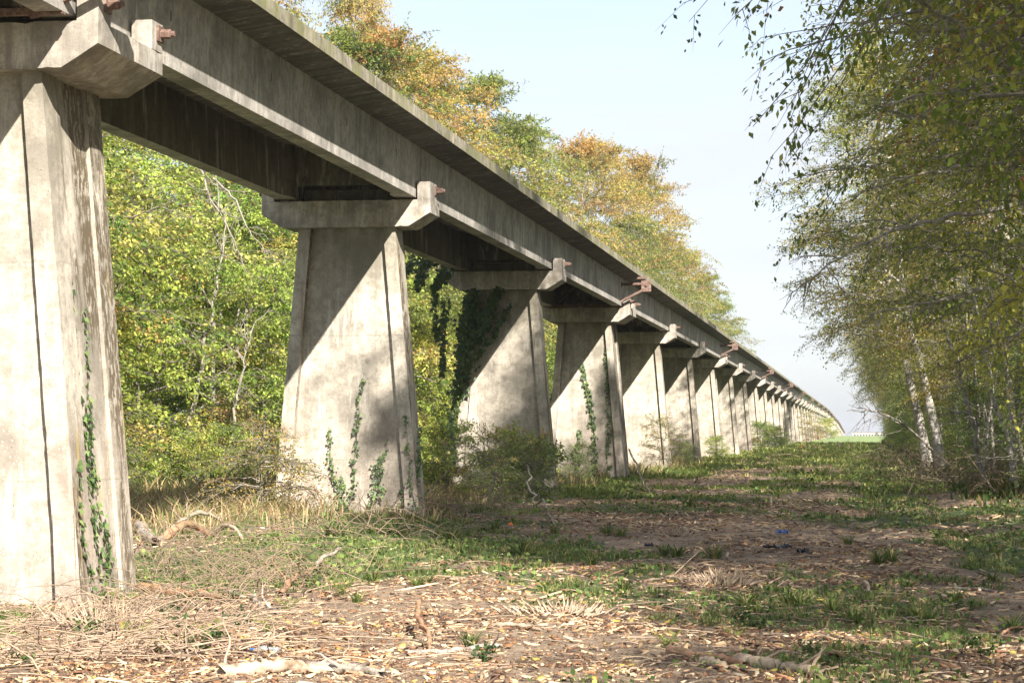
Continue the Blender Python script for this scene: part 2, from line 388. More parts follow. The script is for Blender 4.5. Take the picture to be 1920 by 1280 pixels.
def make_pier(double):
    yc = 1.175 if double else .5; yh = .98 if double else .36
    root = empty('concrete_pier')
    pil = pillar_mesh(yh, yh - .16).build('pillar', M_PIL, root, chip=.006, seed=3)
    for s in (-1, 1):      # foot block with two form holes on each front flange
        mb = MB(); x = s * (1.04 + (ZC - .45) * .088 - .15)
        mb.hexa([(x - .13 + s * .04, -yh - .02, -.6), (x + .13 + s * .04, -yh - .02, -.6), (x + .13 + s * .04, -yh + .1, -.6), (x - .13 + s * .04, -yh + .1, -.6),
                 (x - .13 - s * .03, -yh - .02, .95), (x + .13 - s * .03, -yh - .02, .95), (x + .13 - s * .03, -yh + .1, .95), (x - .13 - s * .03, -yh + .1, .95)])
        for z in (() if double else (.55, .78)): mb.cyl((x - s * .01, -yh - .024, z), (x - s * .01, -yh + .02, z), .028, m=1)
        mb.build('foot_block', [M_PIL, M_DARK], root)
    mb = MB().prism([(-1.36, ZC), (1.36, ZC), (1.82, ZC + .28), (1.82, ZS), (-1.82, ZS), (-1.82, ZC + .28)], -yc, yc)
    cap = mb.build('cap', M_CAP, root, chip=.009, seed=5)
    MB().box(-.98, .98, -.12, .3, ZS, ZS + .27).build('upstand', M_SHADE_MOSS, cap, .006)
    ears = [(-yc, -yc + .42), (yc - .42, yc)] if double else [(-yc, yc - .28)]
    for s in (-1, 1):
        for y0, y1 in ears:
            e = MB().box(min(s * 1.55, s * 1.82), max(s * 1.55, s * 1.82), y0, y1, ZS, ZE).build('ear_block', M_CAP, root, chip=.003, seed=7)
            ym = y1 - .14
            b = MB().box(min(s * 1.815, s * 1.85), max(s * 1.815, s * 1.85), ym - .11, ym + .11, ZE - .24, ZE - .04)
            b.cyl((s * 1.85, ym, ZE - .14), (s * 1.98, ym, ZE - .14), .062, n=6); b.cyl((s * 1.98, ym, ZE - .14), (s * 2.03, ym, ZE - .14), .038, n=8)
            b.build('anchor_bolt', M_RUST, e)
        for y in ((-yc + .35, yc - .35) if double else (-.22, .22)):
            MB().box(s * 1.27 - .17, s * 1.27 + .17, y - .13, y + .13, ZS, ZB - .002).build('bearing_pad', M_RUST, root)
    return root
def make_span(L):
    root = empty('viaduct_girder'); g = .05
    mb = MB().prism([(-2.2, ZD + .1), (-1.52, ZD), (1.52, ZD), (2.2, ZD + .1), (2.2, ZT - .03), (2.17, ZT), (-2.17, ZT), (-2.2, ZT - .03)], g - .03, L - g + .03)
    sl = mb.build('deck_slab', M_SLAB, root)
    for s in (-1, 1):
        f = MB().box(min(s * 2.2, s * 2.215), max(s * 2.2, s * 2.215), g - .03, L - g + .03, ZD + .085, ZT + .01).build('deck_edge', M_EDGE, sl)
        mb = MB()
        pr = [(1.5, ZB), (1.52, ZD), (1.2, ZD), (1.16, ZB)]
        ew = 1.3
        e = [(1.5, ZB), (1.52, ZD), (1.06, ZD), (1.06, ZB)]
        mb.prism([(s * x, z) for x, z in pr], g + ew, L - g - ew)
        mb.prism([(s * x, z) for x, z in e], g, g + ew - .4)
        mb.prism([(s * x, z) for x, z in e], L - g - ew + .4, L - g)
        for y0, y1, a, b in ((g + ew - .4, g + ew, 1.06, 1.14), (L - g - ew + .4, L - g - ew, 1.06, 1.14)):
            mb.hexa([(s * 1.5, y0, ZB), (s * a, y0, ZB), (s * (b + .02 if b > a else b), y1, ZB), (s * 1.5, y1, ZB), (s * 1.52, y0, ZD), (s * a, y0, ZD), (s * 1.2, y1, ZD), (s * 1.52, y1, ZD)])
        for y in (2.4, 7.4, 12.4, L - 2.4):
            mb.box(min(s * 1.505, s * 1.514), max(s * 1.505, s * 1.514), y, y + .045, ZD - .47, ZD - .27, 1)
        o = mb.build('girder_web', [M_WEB, M_DARK, M_SHADE_MOSS], root)
        for f_ in o.data.polygons:      # inward faces get the darker mossy tone, shade between the webs painted in
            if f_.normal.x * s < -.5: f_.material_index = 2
    for y in (g + .25, L - g - .45):
        MB().box(-1.06, 1.06, y, y + .2, ZB + .28, ZD).build('diaphragm', M_SHADE_MOSS, root)
    MB().prism([(-.32, ZT), (.32, ZT), (.11, ZT + .18), (.1, ZT + .9), (-.1, ZT + .9), (-.11, ZT + .18)], g, L - g).build('guide_rail', M_WEB, root)
    return root
def make_bracket():
    """rusty outrigger that holds a plate at the deck edge, with the truss between the girders"""
    root = empty('steel_bracket')
    MB().box(2.3, 2.68, -.02, .02, ZD - .55, ZD - .12).box(2.1, 2.5, -.05, .03, ZD - .06, ZD + .02).cyl((2.5, -.08, ZD - .3), (2.5, .08, ZD - .3), .05).build('plate', M_RUST, root)
    mb = MB().cyl((1.52, 0, ZD - .26), (2.3, 0, ZD - .26), .055, n=10).cyl((1.5, 0, ZD - .26), (1.55, 0, ZD - .26), .11, n=10); mb.build('upper_arm', M_RUST, root)
    MB().cyl((1.2, 0, ZS - .05 + .1), (2.36, 0, ZD - .5), .06, n=10).cyl((1.08, 0, ZS - .0), (1.2, 0, ZS + .05), .03, .06, n=10).build('strut', M_RUST, root)
    MB().box(-1.5, 1.5, -.05, .05, ZS + .02, ZS + .1).build('bottom_chord', M_RUST, root)
    for s in (-1, 1): MB().cyl((s * 1.02, 0, ZS + .1), (s * .12, 0, ZD - .05), .04).build('diagonal', M_RUST, root)
    MB().box(-.03, .03, -.04, .04, ZS + .1, ZD - .02).box(-.14, .14, -.045, .045, ZS + .06, ZS + .16).build('post', M_RUST, root)
    return root
def dz(Y):
    return float(-1.5 * sstep(560, 851, Y) - 5.6 * max(0, (Y - 851) / 440) ** 1.05)
ORD = ['nearest', 'second', 'third', 'fourth', 'fifth', 'sixth', 'seventh', 'eighth', 'ninth', 'tenth', 'eleventh', 'twelfth', 'thirteenth', 'fourteenth', 'fifteenth', 'sixteenth', 'seventeenth', 'eighteenth']
centers = [25.07] + [44.1 + 20.0 * i for i in range(62)]
pd, ps_, br, sp = make_pier(True), make_pier(False), make_bracket(), make_span(20.0)
sp19 = make_span(centers[1] - centers[0])
used = set()
def take(o):
    if o.name in used: return copy_tree(o)
    used.add(o.name); return o
PN = {0: 'broad sunlit pier at the left edge with ivy and stains on its side', 1: 'pier with dappled light and ivy strands at its foot, second from the camera',
      2: 'pier with dark ivy hanging over its left shoulder, third from the camera', 3: 'fourth pier from the camera, ivy strand up its face below the first rusty truss'}
for i, y in enumerate(centers):
    d = i % 3 == 0; z = dz(y)
    p = take(pd if d else ps_); p.location = (TX, y, z)
    lab = PN.get(i) or ('tapered concrete pier, %s from the camera%s' % (ORD[i], ', with a rusty bracket above' if d else '') if i < 15 else 'small far concrete pier where the viaduct bends down to the field')
    tag(p, lab, 'bridge pier', 'piers of the viaduct' if i < 15 else 'far piers of the viaduct')
    if d:
        b = take(br); b.location = (TX, y - 1.45, z)
        tag(b, {0: 'rusty truss and pipe at the top left above the nearest pier'}.get(i) or ('rusty outrigger bracket at the deck edge over the %s pier' % ORD[i] if i < 15 else 'tiny rusty bracket on the far end of the viaduct'), 'bracket', 'rusty brackets along the deck' if i < 15 else 'far rusty brackets')
def span(o, y, z0, z1, lab, grp, L=20.0):
    o = take(o); o.location = (TX, y, z0); o.rotation_euler = (math.atan2(z1 - z0, L), 0, 0); tag(o, lab, 'bridge girder', grp); return o
s0 = span(sp, centers[0] - 20.0, 0, 0, 'concrete deck girder ending above the left edge of the picture', 'deck girders of the viaduct')
span(sp19, centers[0], 0, 0, 'longest looking deck girder between the nearest and second piers', 'deck girders of the viaduct')
for i in range(1, len(centers) - 1):
    y = centers[i]
    lab = 'deck girder between the %s and %s piers from the camera' % (ORD[i], ORD[i + 1]) if i < 14 else 'small far deck girder of the viaduct bending to the horizon'
    span(sp, y, dz(y), dz(centers[i + 1]), lab, 'deck girders of the viaduct' if i < 14 else 'far deck girders of the viaduct')
# ------------------------------------------------------------------ leaves and trees
def srgb(*c):
    return np.array([((v / 255) / 12.92 if v / 255 < .04045 else ((v / 255 + .055) / 1.055) ** 2.4) for v in c])
PAL = {  # leaf colours as the leaves are (albedo)
    'hazel': [(146, 170, 82, 6), (172, 190, 94, 5), (200, 204, 112, 2.6), (104, 130, 66, 4.5), (206, 186, 108, 1), (172, 128, 92, .25)],
    'gold': [(206, 178, 104, 4), (190, 164, 98, 3), (164, 166, 92, 4), (196, 160, 98, 1.2), (136, 146, 82, 3), (176, 124, 84, .4)],
    'rust': [(194, 156, 100, 4), (176, 146, 96, 3), (182, 166, 98, 3), (178, 126, 86, .3), (142, 146, 84, 5)],
    'olive': [(130, 144, 76, 5), (152, 162, 84, 4), (108, 126, 66, 4), (180, 170, 96, 1.6), (190, 150, 92, .25)],
    'dark': [(118, 128, 60, 5), (146, 148, 70, 5), (172, 164, 80, 4.5), (180, 168, 90, 2), (180, 146, 88, .25), (164, 104, 76, .03)],
    'deep': [(52, 74, 40, 5), (66, 88, 44, 4), (86, 100, 52, 2), (140, 130, 64, .3)],
    'bramble': [(118, 146, 76, 5), (148, 168, 92, 4), (96, 122, 66, 4), (168, 156, 96, .8)],
    'ivy': [(76, 98, 56, 4), (96, 118, 66, 3), (58, 78, 46, 3), (124, 142, 84, 1)],
    'red': [(150, 84, 62, 2.5), (160, 104, 68, 2), (112, 108, 54, 3), (84, 100, 48, 3)],
}
def tints(rng, n, pal, cl=None):
    a = np.array(PAL[pal], float); w_ = a[:, 3] / a[:, 3].sum(); cols = np.array([srgb(*r[:3]) for r in a])
    k = rng.choice(len(a), n, p=w_)
    if cl is not None:
        nc = cl.max() + 1; kc = rng.choice(len(a), nc, p=w_)
        k = np.where(rng.random(n) < .78, kc[cl], k); cj = rng.uniform(.78, 1.15, (nc, 1))[cl]
    else: cj = 1.0
    return cols[k] * rng.uniform(.85, 1.15, (n, 1)) * cj
def leaves(rng, base, dirn, size, asp=.55, flat=.55, col=None, droop=0.0):
    """a rhombic folded leaf at each base point"""
    n = len(base); L = size[:, None] * np.ones((n, 1))
    d = dirn + rng.normal(0, .65, (n, 3)); d[:, 2] -= droop; d /= np.linalg.norm(d, axis=1, keepdims=True)
    up = rng.normal(0, flat, (n, 3)); up[:, 2] += 1
    s = np.cross(d, up); s /= np.linalg.norm(s, axis=1, keepdims=True) + 1e-9
    nn = np.cross(s, d)
    p0 = base; p1 = base + d * L * .5 + s * L * asp * .5 + nn * L * .08; p2 = base + d * L; p3 = base + d * L * .5 - s * L * asp * .5 + nn * L * .08
    V = np.stack([p0, p1, p2, p3], 1).reshape(-1, 3)
    Q = np.arange(4 * n).reshape(n, 4)
    return V, Q, (np.repeat(col, 4, axis=0) if col is not None else None)
def lerp_on(P, s):
    """points at fractions s (n,k) of polylines P (n,m,3)"""
    n, m, _ = P.shape; f = s * (m - 1); i = np.clip(f.astype(int), 0, m - 2); u = (f - i)[..., None]
    r = np.arange(n)[:, None]
    return P[r, i] * (1 - u) + P[r, i + 1] * u, P[r, i + 1] - P[r, i]
def unit(v): return v / (np.linalg.norm(v, axis=-1, keepdims=True) + 1e-9)
def grow(seed, H=15, r0=.16, lean=(0, 0), cb=.2, nl=34, R=3.6, prof=None, ang=(.15, .8), ns=9, ntw=4, nlf=7, lsz=.13, pal='hazel',
         droop=.25, flat=.55, top_pal=None, stems=1, twl=.8, side=None, ldroop=0.0):
    rng = np.random.default_rng(seed)
    prof = prof or (lambda t: np.sin(np.pi * np.clip((t - cb) / (1 - cb) * .86 + .14, 0, 1)) ** .7)
    wood = []; m = 12; t = np.linspace(0, 1, m)
    tr = []
    for s in range(stems):
        az = rng.uniform(0, 6.28); sp = (0 if s == 0 else rng.uniform(.5, 1.4)) * H * .12
        h = H * (1 if s == 0 else rng.uniform(.7, .95))
        wob = np.cumsum(rng.normal(0, .012 * H, (m, 2)), 0) * t[:, None]
        P = np.stack([lean[0] * t ** 1.1 + math.cos(az) * sp * t ** .8 + wob[:, 0], lean[1] * t ** 1.1 + math.sin(az) * sp * t ** .8 + wob[:, 1], h * t], 1)
        P[0, 2] = -.3; tr.append(P)
        rr = r0 * (1 if s == 0 else .7) * (1 - t * .93) * (1 + .35 * np.exp(-t * 25))
        wood.append(tubes(P[None], rr[None], 9))
    TRK = np.array(tr); ti = rng.integers(0, stems, nl)
    u = cb + (1 - cb) * (np.arange(nl) + rng.random(nl)) / nl; u = np.clip(u, 0, .985)
    b, _ = lerp_on(TRK[ti], u[:, None]); b = b[:, 0]
    az = np.arange(nl) * 2.4 + rng.normal(0, .5, nl)
    if side is not None: az = np.where(rng.random(nl) < side[1], side[0] + rng.normal(0, .7, nl), az)
    L = R * prof(u) * rng.uniform(.65, 1.2, nl) + .35
    el = rng.uniform(ang[0], ang[1], nl) * (.5 + .7 * u) + .25 * sstep(.75, 1, u)
    q = np.linspace(0, 1, 7)
    hd = np.stack([np.cos(az), np.sin(az)], 1)
    P = np.zeros((nl, 7, 3))
    P[:, :, :2] = b[:, None, :2] + hd[:, None] * (L * np.cos(el))[:, None, None] * q[None, :, None]
    P[:, :, 2] = b[:, None, 2] + (L * np.sin(el))[:, None] * q - droop * L[:, None] * q ** 2.2
    P[:, 1:] += np.cumsum(rng.normal(0, .035, (nl, 6, 3)), 1) * L[:, None, None]
    rb = np.clip(r0 * .42 * (1 - u) ** .7, .018, None) * (L / (L.max())) ** .5
    wood.append(tubes(P, rb[:, None] * (1 - .85 * q)[None], 5))
    # secondaries
    s = np.linspace(.22, .97, ns)[None] + rng.uniform(-.04, .04, (nl, ns)); sb, sd = lerp_on(P, np.clip(s, 0, .99))
    sb = sb.reshape(-1, 3); sd = unit(sd.reshape(-1, 3)); Ls = np.repeat(L, ns) * (.5 - .28 * s.ravel()) * rng.uniform(.7, 1.3, nl * ns) + .25
    n2 = len(sb); sg = np.where(np.arange(n2) % 2 == 0, 1, -1) * rng.uniform(.5, 1.2, n2)
    pr = np.stack([-sd[:, 1], sd[:, 0], np.zeros(n2)], 1)
    d2 = unit(sd * .8 + pr * sg[:, None] + rng.normal(0, .22, (n2, 3)))
    q4 = np.linspace(0, 1, 4); P2 = sb[:, None] + d2[:, None] * Ls[:, None, None] * q4[None, :, None]
    P2[:, :, 2] -= droop * .5 * Ls[:, None] * q4 ** 2; P2[:, 1:] += np.cumsum(rng.normal(0, .05, (n2, 3, 3)), 1) * Ls[:, None, None]
    wood.append(tubes(P2, np.full((n2, 1), .009) * (1.15 - q4)[None] + .003, 3))
    # twigs
    s = np.linspace(.15, .98, ntw)[None] + rng.uniform(-.05, .05, (n2, ntw)); tb, td = lerp_on(P2, np.clip(s, 0, .99))
    tb = tb.reshape(-1, 3); td = unit(td.reshape(-1, 3)); n3 = len(tb)
    pr = np.stack([-td[:, 1], td[:, 0], np.zeros(n3)], 1)
    d3 = unit(td * .8 + pr * rng.choice([-1, 1], n3)[:, None] * .8 + rng.normal(0, .3, (n3, 3)))
    Lt = twl * rng.uniform(.5, 1.2, n3)
    q3 = np.linspace(0, 1, 3); P3 = tb[:, None] + d3[:, None] * Lt[:, None, None] * q3[None, :, None]; P3[:, :, 2] -= (.12 + ldroop) * Lt[:, None] * q3 ** 2
    wood.append(tubes(P3, np.full((n3, 1), .0055) * (1.2 - q3)[None], 3))
    s = rng.random((n3, nlf)); lb, ld = lerp_on(P3, s * .999)
    lb = lb.reshape(-1, 3) + rng.normal(0, .05, (n3 * nlf, 3)); ld = unit(ld.reshape(-1, 3))
    cl = np.repeat(np.arange(n3) // (ntw * ns), nlf)
    col = tints(rng, len(lb), pal, cl)
    if top_pal:
        c2 = tints(rng, len(lb), top_pal, cl); hh = lb[:, 2] / H + rng.normal(0, .12, len(lb)); col = np.where((hh > .62)[:, None], c2, col)
    V, Q, Cc = leaves(rng, lb, ld, rng.uniform(.7, 1.3, len(lb)) * lsz, flat=flat, col=col, droop=.15 + ldroop)
    V1, Q1 = merge(wood); tm = np_mesh('trunk', V1, Q1, smooth=True); mi = np.ones(len(Q1), dtype=np.int32)
    mi[:sum(len(q_[1]) for q_ in wood[:stems + 1])] = 0; tm.polygons.foreach_set('material_index', mi)
    return tm, np_mesh('crown', V, Q, Cc)
def tree_proto(mats, **k):
    a, b = grow(**k); a.materials.append(mats[0]); a.materials.append(M_TWIG); b.materials.append(mats[1]); return a, b
def plant_tree(name, pr, loc, rz=0, sc=1.0, sz=None, label=None, cat='tree', group=None, parts=('trunk', 'crown')):
    r = empty(name, (loc[0], loc[1], float(gz(loc[0], loc[1]))), rz); r.scale = (sc, sc, sz or sc)
    link(parts[0], pr[0], parent=r); link(parts[1], pr[1], parent=r)
    return tag(r, label, cat, group)
birch_prof = lambda t: (np.clip(1 - t, 0, 1) ** .55) * .75 + .1
M_TWIG = bark('twig bark', (.20, .17, .135), (.07, .06, .05))
T = {}
bk, bi = (M_BARK, M_LEAF), (M_BIRCH, M_LEAF)
T['hz1'] = tree_proto(bk, seed=1, H=11, r0=.11, cb=.03, nl=56, R=3.3, lsz=.115, nlf=17, pal='hazel', stems=3, ang=(.1, .6), flat=.6)
T['hz2'] = tree_proto(bk, seed=2, H=10, r0=.10, cb=.03, nl=54, R=3.1, lsz=.115, nlf=17, pal='hazel', stems=4, ang=(.1, .6), flat=.6, top_pal='olive')
T['go1'] = tree_proto(bk, seed=3, H=18, r0=.2, cb=.25, nl=64, R=4.6, ns=11, nlf=13, lsz=.14, pal='olive', top_pal='gold')
T['go2'] = tree_proto(bk, seed=4, H=18, r0=.2, cb=.22, nl=64, R=4.8, ns=11, nlf=13, lsz=.14, pal='olive', top_pal='rust')
T['ol1'] = tree_proto(bk, seed=5, H=18, r0=.2, cb=.22, nl=64, R=4.6, ns=11, nlf=13, lsz=.14, pal='olive', top_pal='olive')
T['bi1'] = tree_proto(bi, seed=6, H=19, r0=.16, cb=.3, nl=50, R=3.2, prof=birch_prof, ns=9, lsz=.10, nlf=12, pal='gold', droop=.45, ang=(.5, 1.1), ldroop=.6)
T['rt1'] = tree_proto(bk, seed=8, H=15, r0=.13, cb=.16, nl=60, R=5.4, ns=12, ntw=5, nlf=9, lsz=.105, pal='dark', ang=(.1, .7), side=(math.pi, .35))
T['rt2'] = tree_proto(bi, seed=9, H=17, r0=.22, lean=(-4.4, 0), cb=.26, nl=52, R=4.6, ns=12, ntw=5, nlf=9, lsz=.105, pal='dark', top_pal='olive', side=(math.pi, .3))
T['rt3'] = tree_proto(bk, seed=10, H=13, r0=.11, cb=.22, nl=50, R=3.6, ns=10, ntw=5, nlf=9, lsz=.105, pal='olive', stems=5, ang=(.3, .9))
T['rt4'] = tree_proto(bk, seed=18, H=12, r0=.12, cb=.5, nl=15, R=5.6, ns=10, ntw=5, nlf=11, lsz=.085, pal='red', droop=.35, ang=(.1, .5), side=(math.pi, .5), ldroop=.5)
T['rt5'] = tree_proto(bk, seed=19, H=9, r0=.1, cb=.2, nl=30, R=2.6, ns=9, nlf=8, lsz=.11, pal='dark')
T['th1'] = tree_proto(bk, seed=20, H=9, r0=.05, cb=.05, nl=60, R=2.1, ns=8, ntw=4, nlf=6, lsz=.10, pal='hazel', stems=9, ang=(.4, 1.0))
T['th2'] = tree_proto(bk, seed=22, H=6.5, r0=.04, cb=.03, nl=60, R=1.9, ns=8, ntw=4, nlf=6, lsz=.10, pal='hazel', stems=8, ang=(.3, 1.0))
T['in1'] = tree_proto(bi, seed=11, H=15, r0=.085, lean=(-1.0, 0), cb=.42, nl=34, R=2.8, ns=8, nlf=11, lsz=.14, pal='dark', stems=2)
T['in2'] = tree_proto(bk, seed=12, H=14, r0=.10, lean=(1.0, .5), cb=.38, nl=34, R=3.0, ns=8, nlf=11, lsz=.14, pal='hazel', stems=2)
T['sh1'] = tree_proto(bk, seed=13, H=2.6, r0=.025, cb=.08, nl=38, R=1.2, ns=6, ntw=4, nlf=5, lsz=.085, pal='bramble', stems=6, ang=(.3, 1.1), twl=.3)
T['sh2'] = tree_proto(bk, seed=14, H=2.8, r0=.03, cb=.06, nl=38, R=1.3, ns=6, ntw=4, nlf=8, lsz=.095, pal='hazel', stems=6, ang=(.3, 1.1), twl=.3)
T['sh3'] = tree_proto(bk, seed=15, H=1.6, r0=.014, cb=.1, nl=22, R=.6, ns=4, ntw=3, nlf=6, lsz=.11, pal='bramble', stems=5, ang=(.4, 1.1), twl=.2)
T['sh4'] = tree_proto(bk, seed=16, H=2.2, r0=.014, cb=.12, nl=26, R=.95, ns=5, ntw=4, nlf=6, lsz=.07, pal='rust', stems=4, ang=(.2, .9), twl=.3)
T['sh5'] = tree_proto(bk, seed=17, H=3.2, r0=.018, cb=.2, nl=24, R=1.1, ns=5, ntw=4, nlf=5, lsz=.085, pal='gold', stems=3, ang=(.3, 1.0), twl=.35)
rr = random.Random(5)
def pier_name(y):
    i = int(np.argmin([abs(y - c) for c in centers])); return ORD[i] if i < 18 else 'far'
cnt = {}
def uniq(lab):
    cnt[lab] = cnt.get(lab, 0) + 1
    return lab
# left wood: front row of bushy hazels, behind them the tall trees
GL = 'bushy trees of the wood behind the viaduct'
y = 50.0; i = 0
while y < 300:
    x = -21.3 - rr.uniform(0, 2.2)
    pr = T[['hz1', 'hz2'][i % 2]]; s = rr.uniform(1.0, 1.3)
    col = 'yellow-green'
    plant_tree('hazel_tree', pr, (x, y), rr.uniform(0, 6.3), s, label='%s hazel at the front of the left wood, behind the %s pier' % (['lush', 'layered'][i % 2], pier_name((y - 2) * 10.66 / -x * 1.0)), group=GL)
    y += rr.uniform(3.4, 4.8) * (1 + y / 400); i += 1
for row in range(3):
    y = 52.0 + row * 2
    while y < (150 if row else 320):
        x = -25.0 - row * 4.0 - rr.uniform(0, 1.5)
        kind = rr.choice(['in2', 'hz1', 'hz2', 'in2'])
        plant_tree('hazel_tree' if kind[0] == 'h' else 'slender_tree', T[kind], (x, y), rr.uniform(0, 6.3), rr.uniform(.95, 1.3), label='slim green tree deep inside the left wood, seen under the deck', group='trees inside the left wood')
        y += rr.uniform(4.2, 6.5) * (1 + y / 300)
def apex(px, py, x):
    """base position and height of a tree at lateral position x whose top shows at pixel (px, py)"""
    d = F + R * (px - 960) / FPX - U * (py - 640) / FPX; p = d * (x / d[0]); return p[1], p[2] + EYE
LT = [  # the crowns above the deck: pixel of the top, lateral position, kind, label
    (545, -130, -25, 'bi1', 'tall wispy birch at the top of the picture over the nearest girder'),
    (612, -50, -24, 'bi1', 'second tall birch, right of the first at the top of the picture'),
    (560, 90, -21, 'go1', 'golden crown under the two tall birches'),
    (650, 80, -22.5, 'ol1', 'small olive crown in the dip right of the two tall birches'),
    (740, -25, -24.5, 'bi1', 'tall birch with hanging golden twigs standing alone above the treeline'),
    (700, 95, -22, 'go2', 'rusty crown below the lone tall birch, left side'),
    (790, 118, -22, 'go1', 'golden crown below the lone tall birch, right side'),
    (850, 168, -21, 'go2', 'orange brown tree right of the lone tall birch'),
    (905, 165, -21.5, 'ol1', 'green tree whose twigs stick up right of the orange brown tree'),
    (950, 240, -20.5, 'ol1', 'olive tree at the step of the treeline above the third girder'),
    (985, 262, -22, 'go1', 'yellow-green tree low in the dip of the treeline'),
    (1050, 280, -22, 'go2', 'first rounded amber crown right of the dip in the treeline'),
    (1110, 283, -23, 'go1', 'rounded golden crown at the middle of the treeline'),
    (1165, 312, -22.5, 'go2', 'reddish orange crown at the middle of the treeline'),
    (1205, 352, -21.5, 'go1', 'big yellow crown at the right end of the middle treeline'),
    (1190, 420, -20, 'ol1', 'green and gold tree under the big yellow crown'),
    (1245, 452, -22, 'go2', 'orange tree right of the big yellow crown'),
    (1285, 478, -21.5, 'go1', 'yellow-green tree right of the orange tree'),
    (1318, 520, -20.5, 'ol1', 'small looking olive tree near the end of the treeline'),
    (1352, 575, -19.5, 'ol1', 'last green tree of the treeline where it meets the deck')]
for px, py, x, kd, lab in LT:
    y, h = apex(px, py, x); pr = T[kd]; H0 = 19.0 if kd == 'bi1' else 18.0; q_ = h / H0
    plant_tree({'bi1': 'birch_tree'}.get(kd, 'oak_tree'), pr, (x, y), rr.uniform(0, 6.3), q_ ** .6, q_ * .98, label=lab, group='tall trees behind the viaduct')
for k in range(16):
    yy = 70 + k * 15; plant_tree('oak_tree', T[['ol1', 'go1', 'go2'][k % 3]], (-29 - rr.uniform(0, 3), yy), rr.uniform(0, 6.3), 1.0, (.72 + .001 * yy), label='tall tree in the second rank of the left wood, mostly hidden', group='second rank of tall trees behind the viaduct')
# right wood
GR = 'trees along the right side of the clearing'
RT = [(2.5, 6.8, 'rt5', 1.1, 1.1, 'small tree beside the camera outside the picture'), (6, 6.2, 'rt5', 1.15, 1.1, 'small tree outside the lower right corner'), (9.5, 6.6, 'rt5', 1.1, 1.15, 'second small tree outside the lower right corner'),
      (15.5, 8.6, 'rt1', 1.0, 1.55, 'near tree outside the right edge of the picture'), (20, 8.2, 'rt3', 1.25, 1.9, 'near multi-stemmed tree outside the right edge'), (25.5, 7.6, 'rt2', 1.1, 1.3, 'near leaning tree outside the right edge'),
      (14, 8.6, 'ol1', .85, 1.45, 'tall oak outside the right edge near the camera'), (33, 9.0, 'ol1', 1.0, 1.5, 'tall oak behind the near trees on the right'), (53, 9.6, 'ol1', 1.0, 1.5, 'second tall oak behind the near trees on the right'),
      (29, 5.6, 'rt1', 1.1, 1.6, 'near tree whose dark branches fill the top right corner'), (31, 5.0, 'rt4', 1.0, 1.05, 'red-leaved tree with a spray hanging into the top of the picture'),
      (34.5, 6.2, 'rt2', 1.05, 1.5, 'leaning pale tree with a long bare limb across the top right'),
      (39, 5.8, 'rt1', 1.12, 1.65, 'dark green tree with drooping sprays reaching far left at mid height'),
      (46, 7.0, 'rt2', 1.1, 1.4, 'tall leaning tree behind the near dark sprays'), (50, 5.4, 'rt1', 1.08, 1.45, 'dark spreading tree in the middle of the right foliage'),
      (57, 6.4, 'rt3', 1.2, 1.95, 'many-stemmed hornbeam at the right edge above the leafy bank'),
      (65, 5.6, 'rt1', 1.1, 1.4, 'dark tree with two mossy trunks at the right edge'), (72, 6.2, 'rt2', 1.0, 1.3, 'leaning pale tree seen over the mossy trunks'),
      (80, 5.8, 'rt3', 1.2, 1.6, 'clump of thin stems right of the leaning birches'), (90, 5.6, 'rt1', 1.1, 1.3, 'green tree over the brushwood right of the leaning birches'),
      (101, 3.8, 'rt2', 1.05, 1.15, 'thick leaning birch nearest the track, right one of the pair'),
      (112, 3.5, 'rt2', 1.15, 1.2, 'thick leaning birch, left one of the pair'),
      (110, 6.0, 'rt1', 1.15, 1.3, 'dark crown behind the pair of leaning birches'),
      (124, 5.4, 'rt3', 1.2, 1.5, 'stems just behind the pair of leaning birches')]
TREES = {}
for y, x, kd, s, sz, lab in RT:
    TREES[y] = plant_tree({'rt2': 'birch_tree', 'ol1': 'oak_tree'}.get(kd, 'hornbeam_tree'), T[kd], (x, y), rr.uniform(-.4, .4) if kd != 'rt3' else rr.uniform(0, 6), s, sz, label=lab, group=GR)
y = 133; i = 0
while y < 325:
    kd = ['rt1', 'rt3', 'rt2'][i % 3]
    plant_tree({'rt2': 'birch_tree'}.get(kd, 'hornbeam_tree'), T[kd], (6.2 + rr.uniform(-.4, .8), y), rr.uniform(-.6, .6), rr.uniform(1.0, 1.2), rr.uniform(1.15, 1.4), label='tree far along the right side of the clearing, tapering to the gap', group='far trees along the right side')
    y += rr.uniform(6, 9); i += 1
y = 60.0
while y < 330:
    for x0 in (4.75, 7.4, 11.5)[:3 if y < 140 else 2]:
        if x0 < 5 and y < 130 and rr.random() < .55: continue
        kd = rr.choice(['th1', 'th1', 'th2'])
        plant_tree('coppice_tree', T[kd], (x0 + (.9 if 92 < y < 118 and x0 < 5 else 0) + rr.uniform(-.5, .8), y + rr.uniform(-1.5, 1.5)), rr.uniform(0, 6.3), rr.uniform(.85, 1.2) * (.7 if x0 < 5 else 1), label='clump of thin pale stems with sparse leaves in the right thicket', group='coppice clumps of the right thicket')
    y += rr.uniform(3.2, 4.6) * (1 + y / 300)
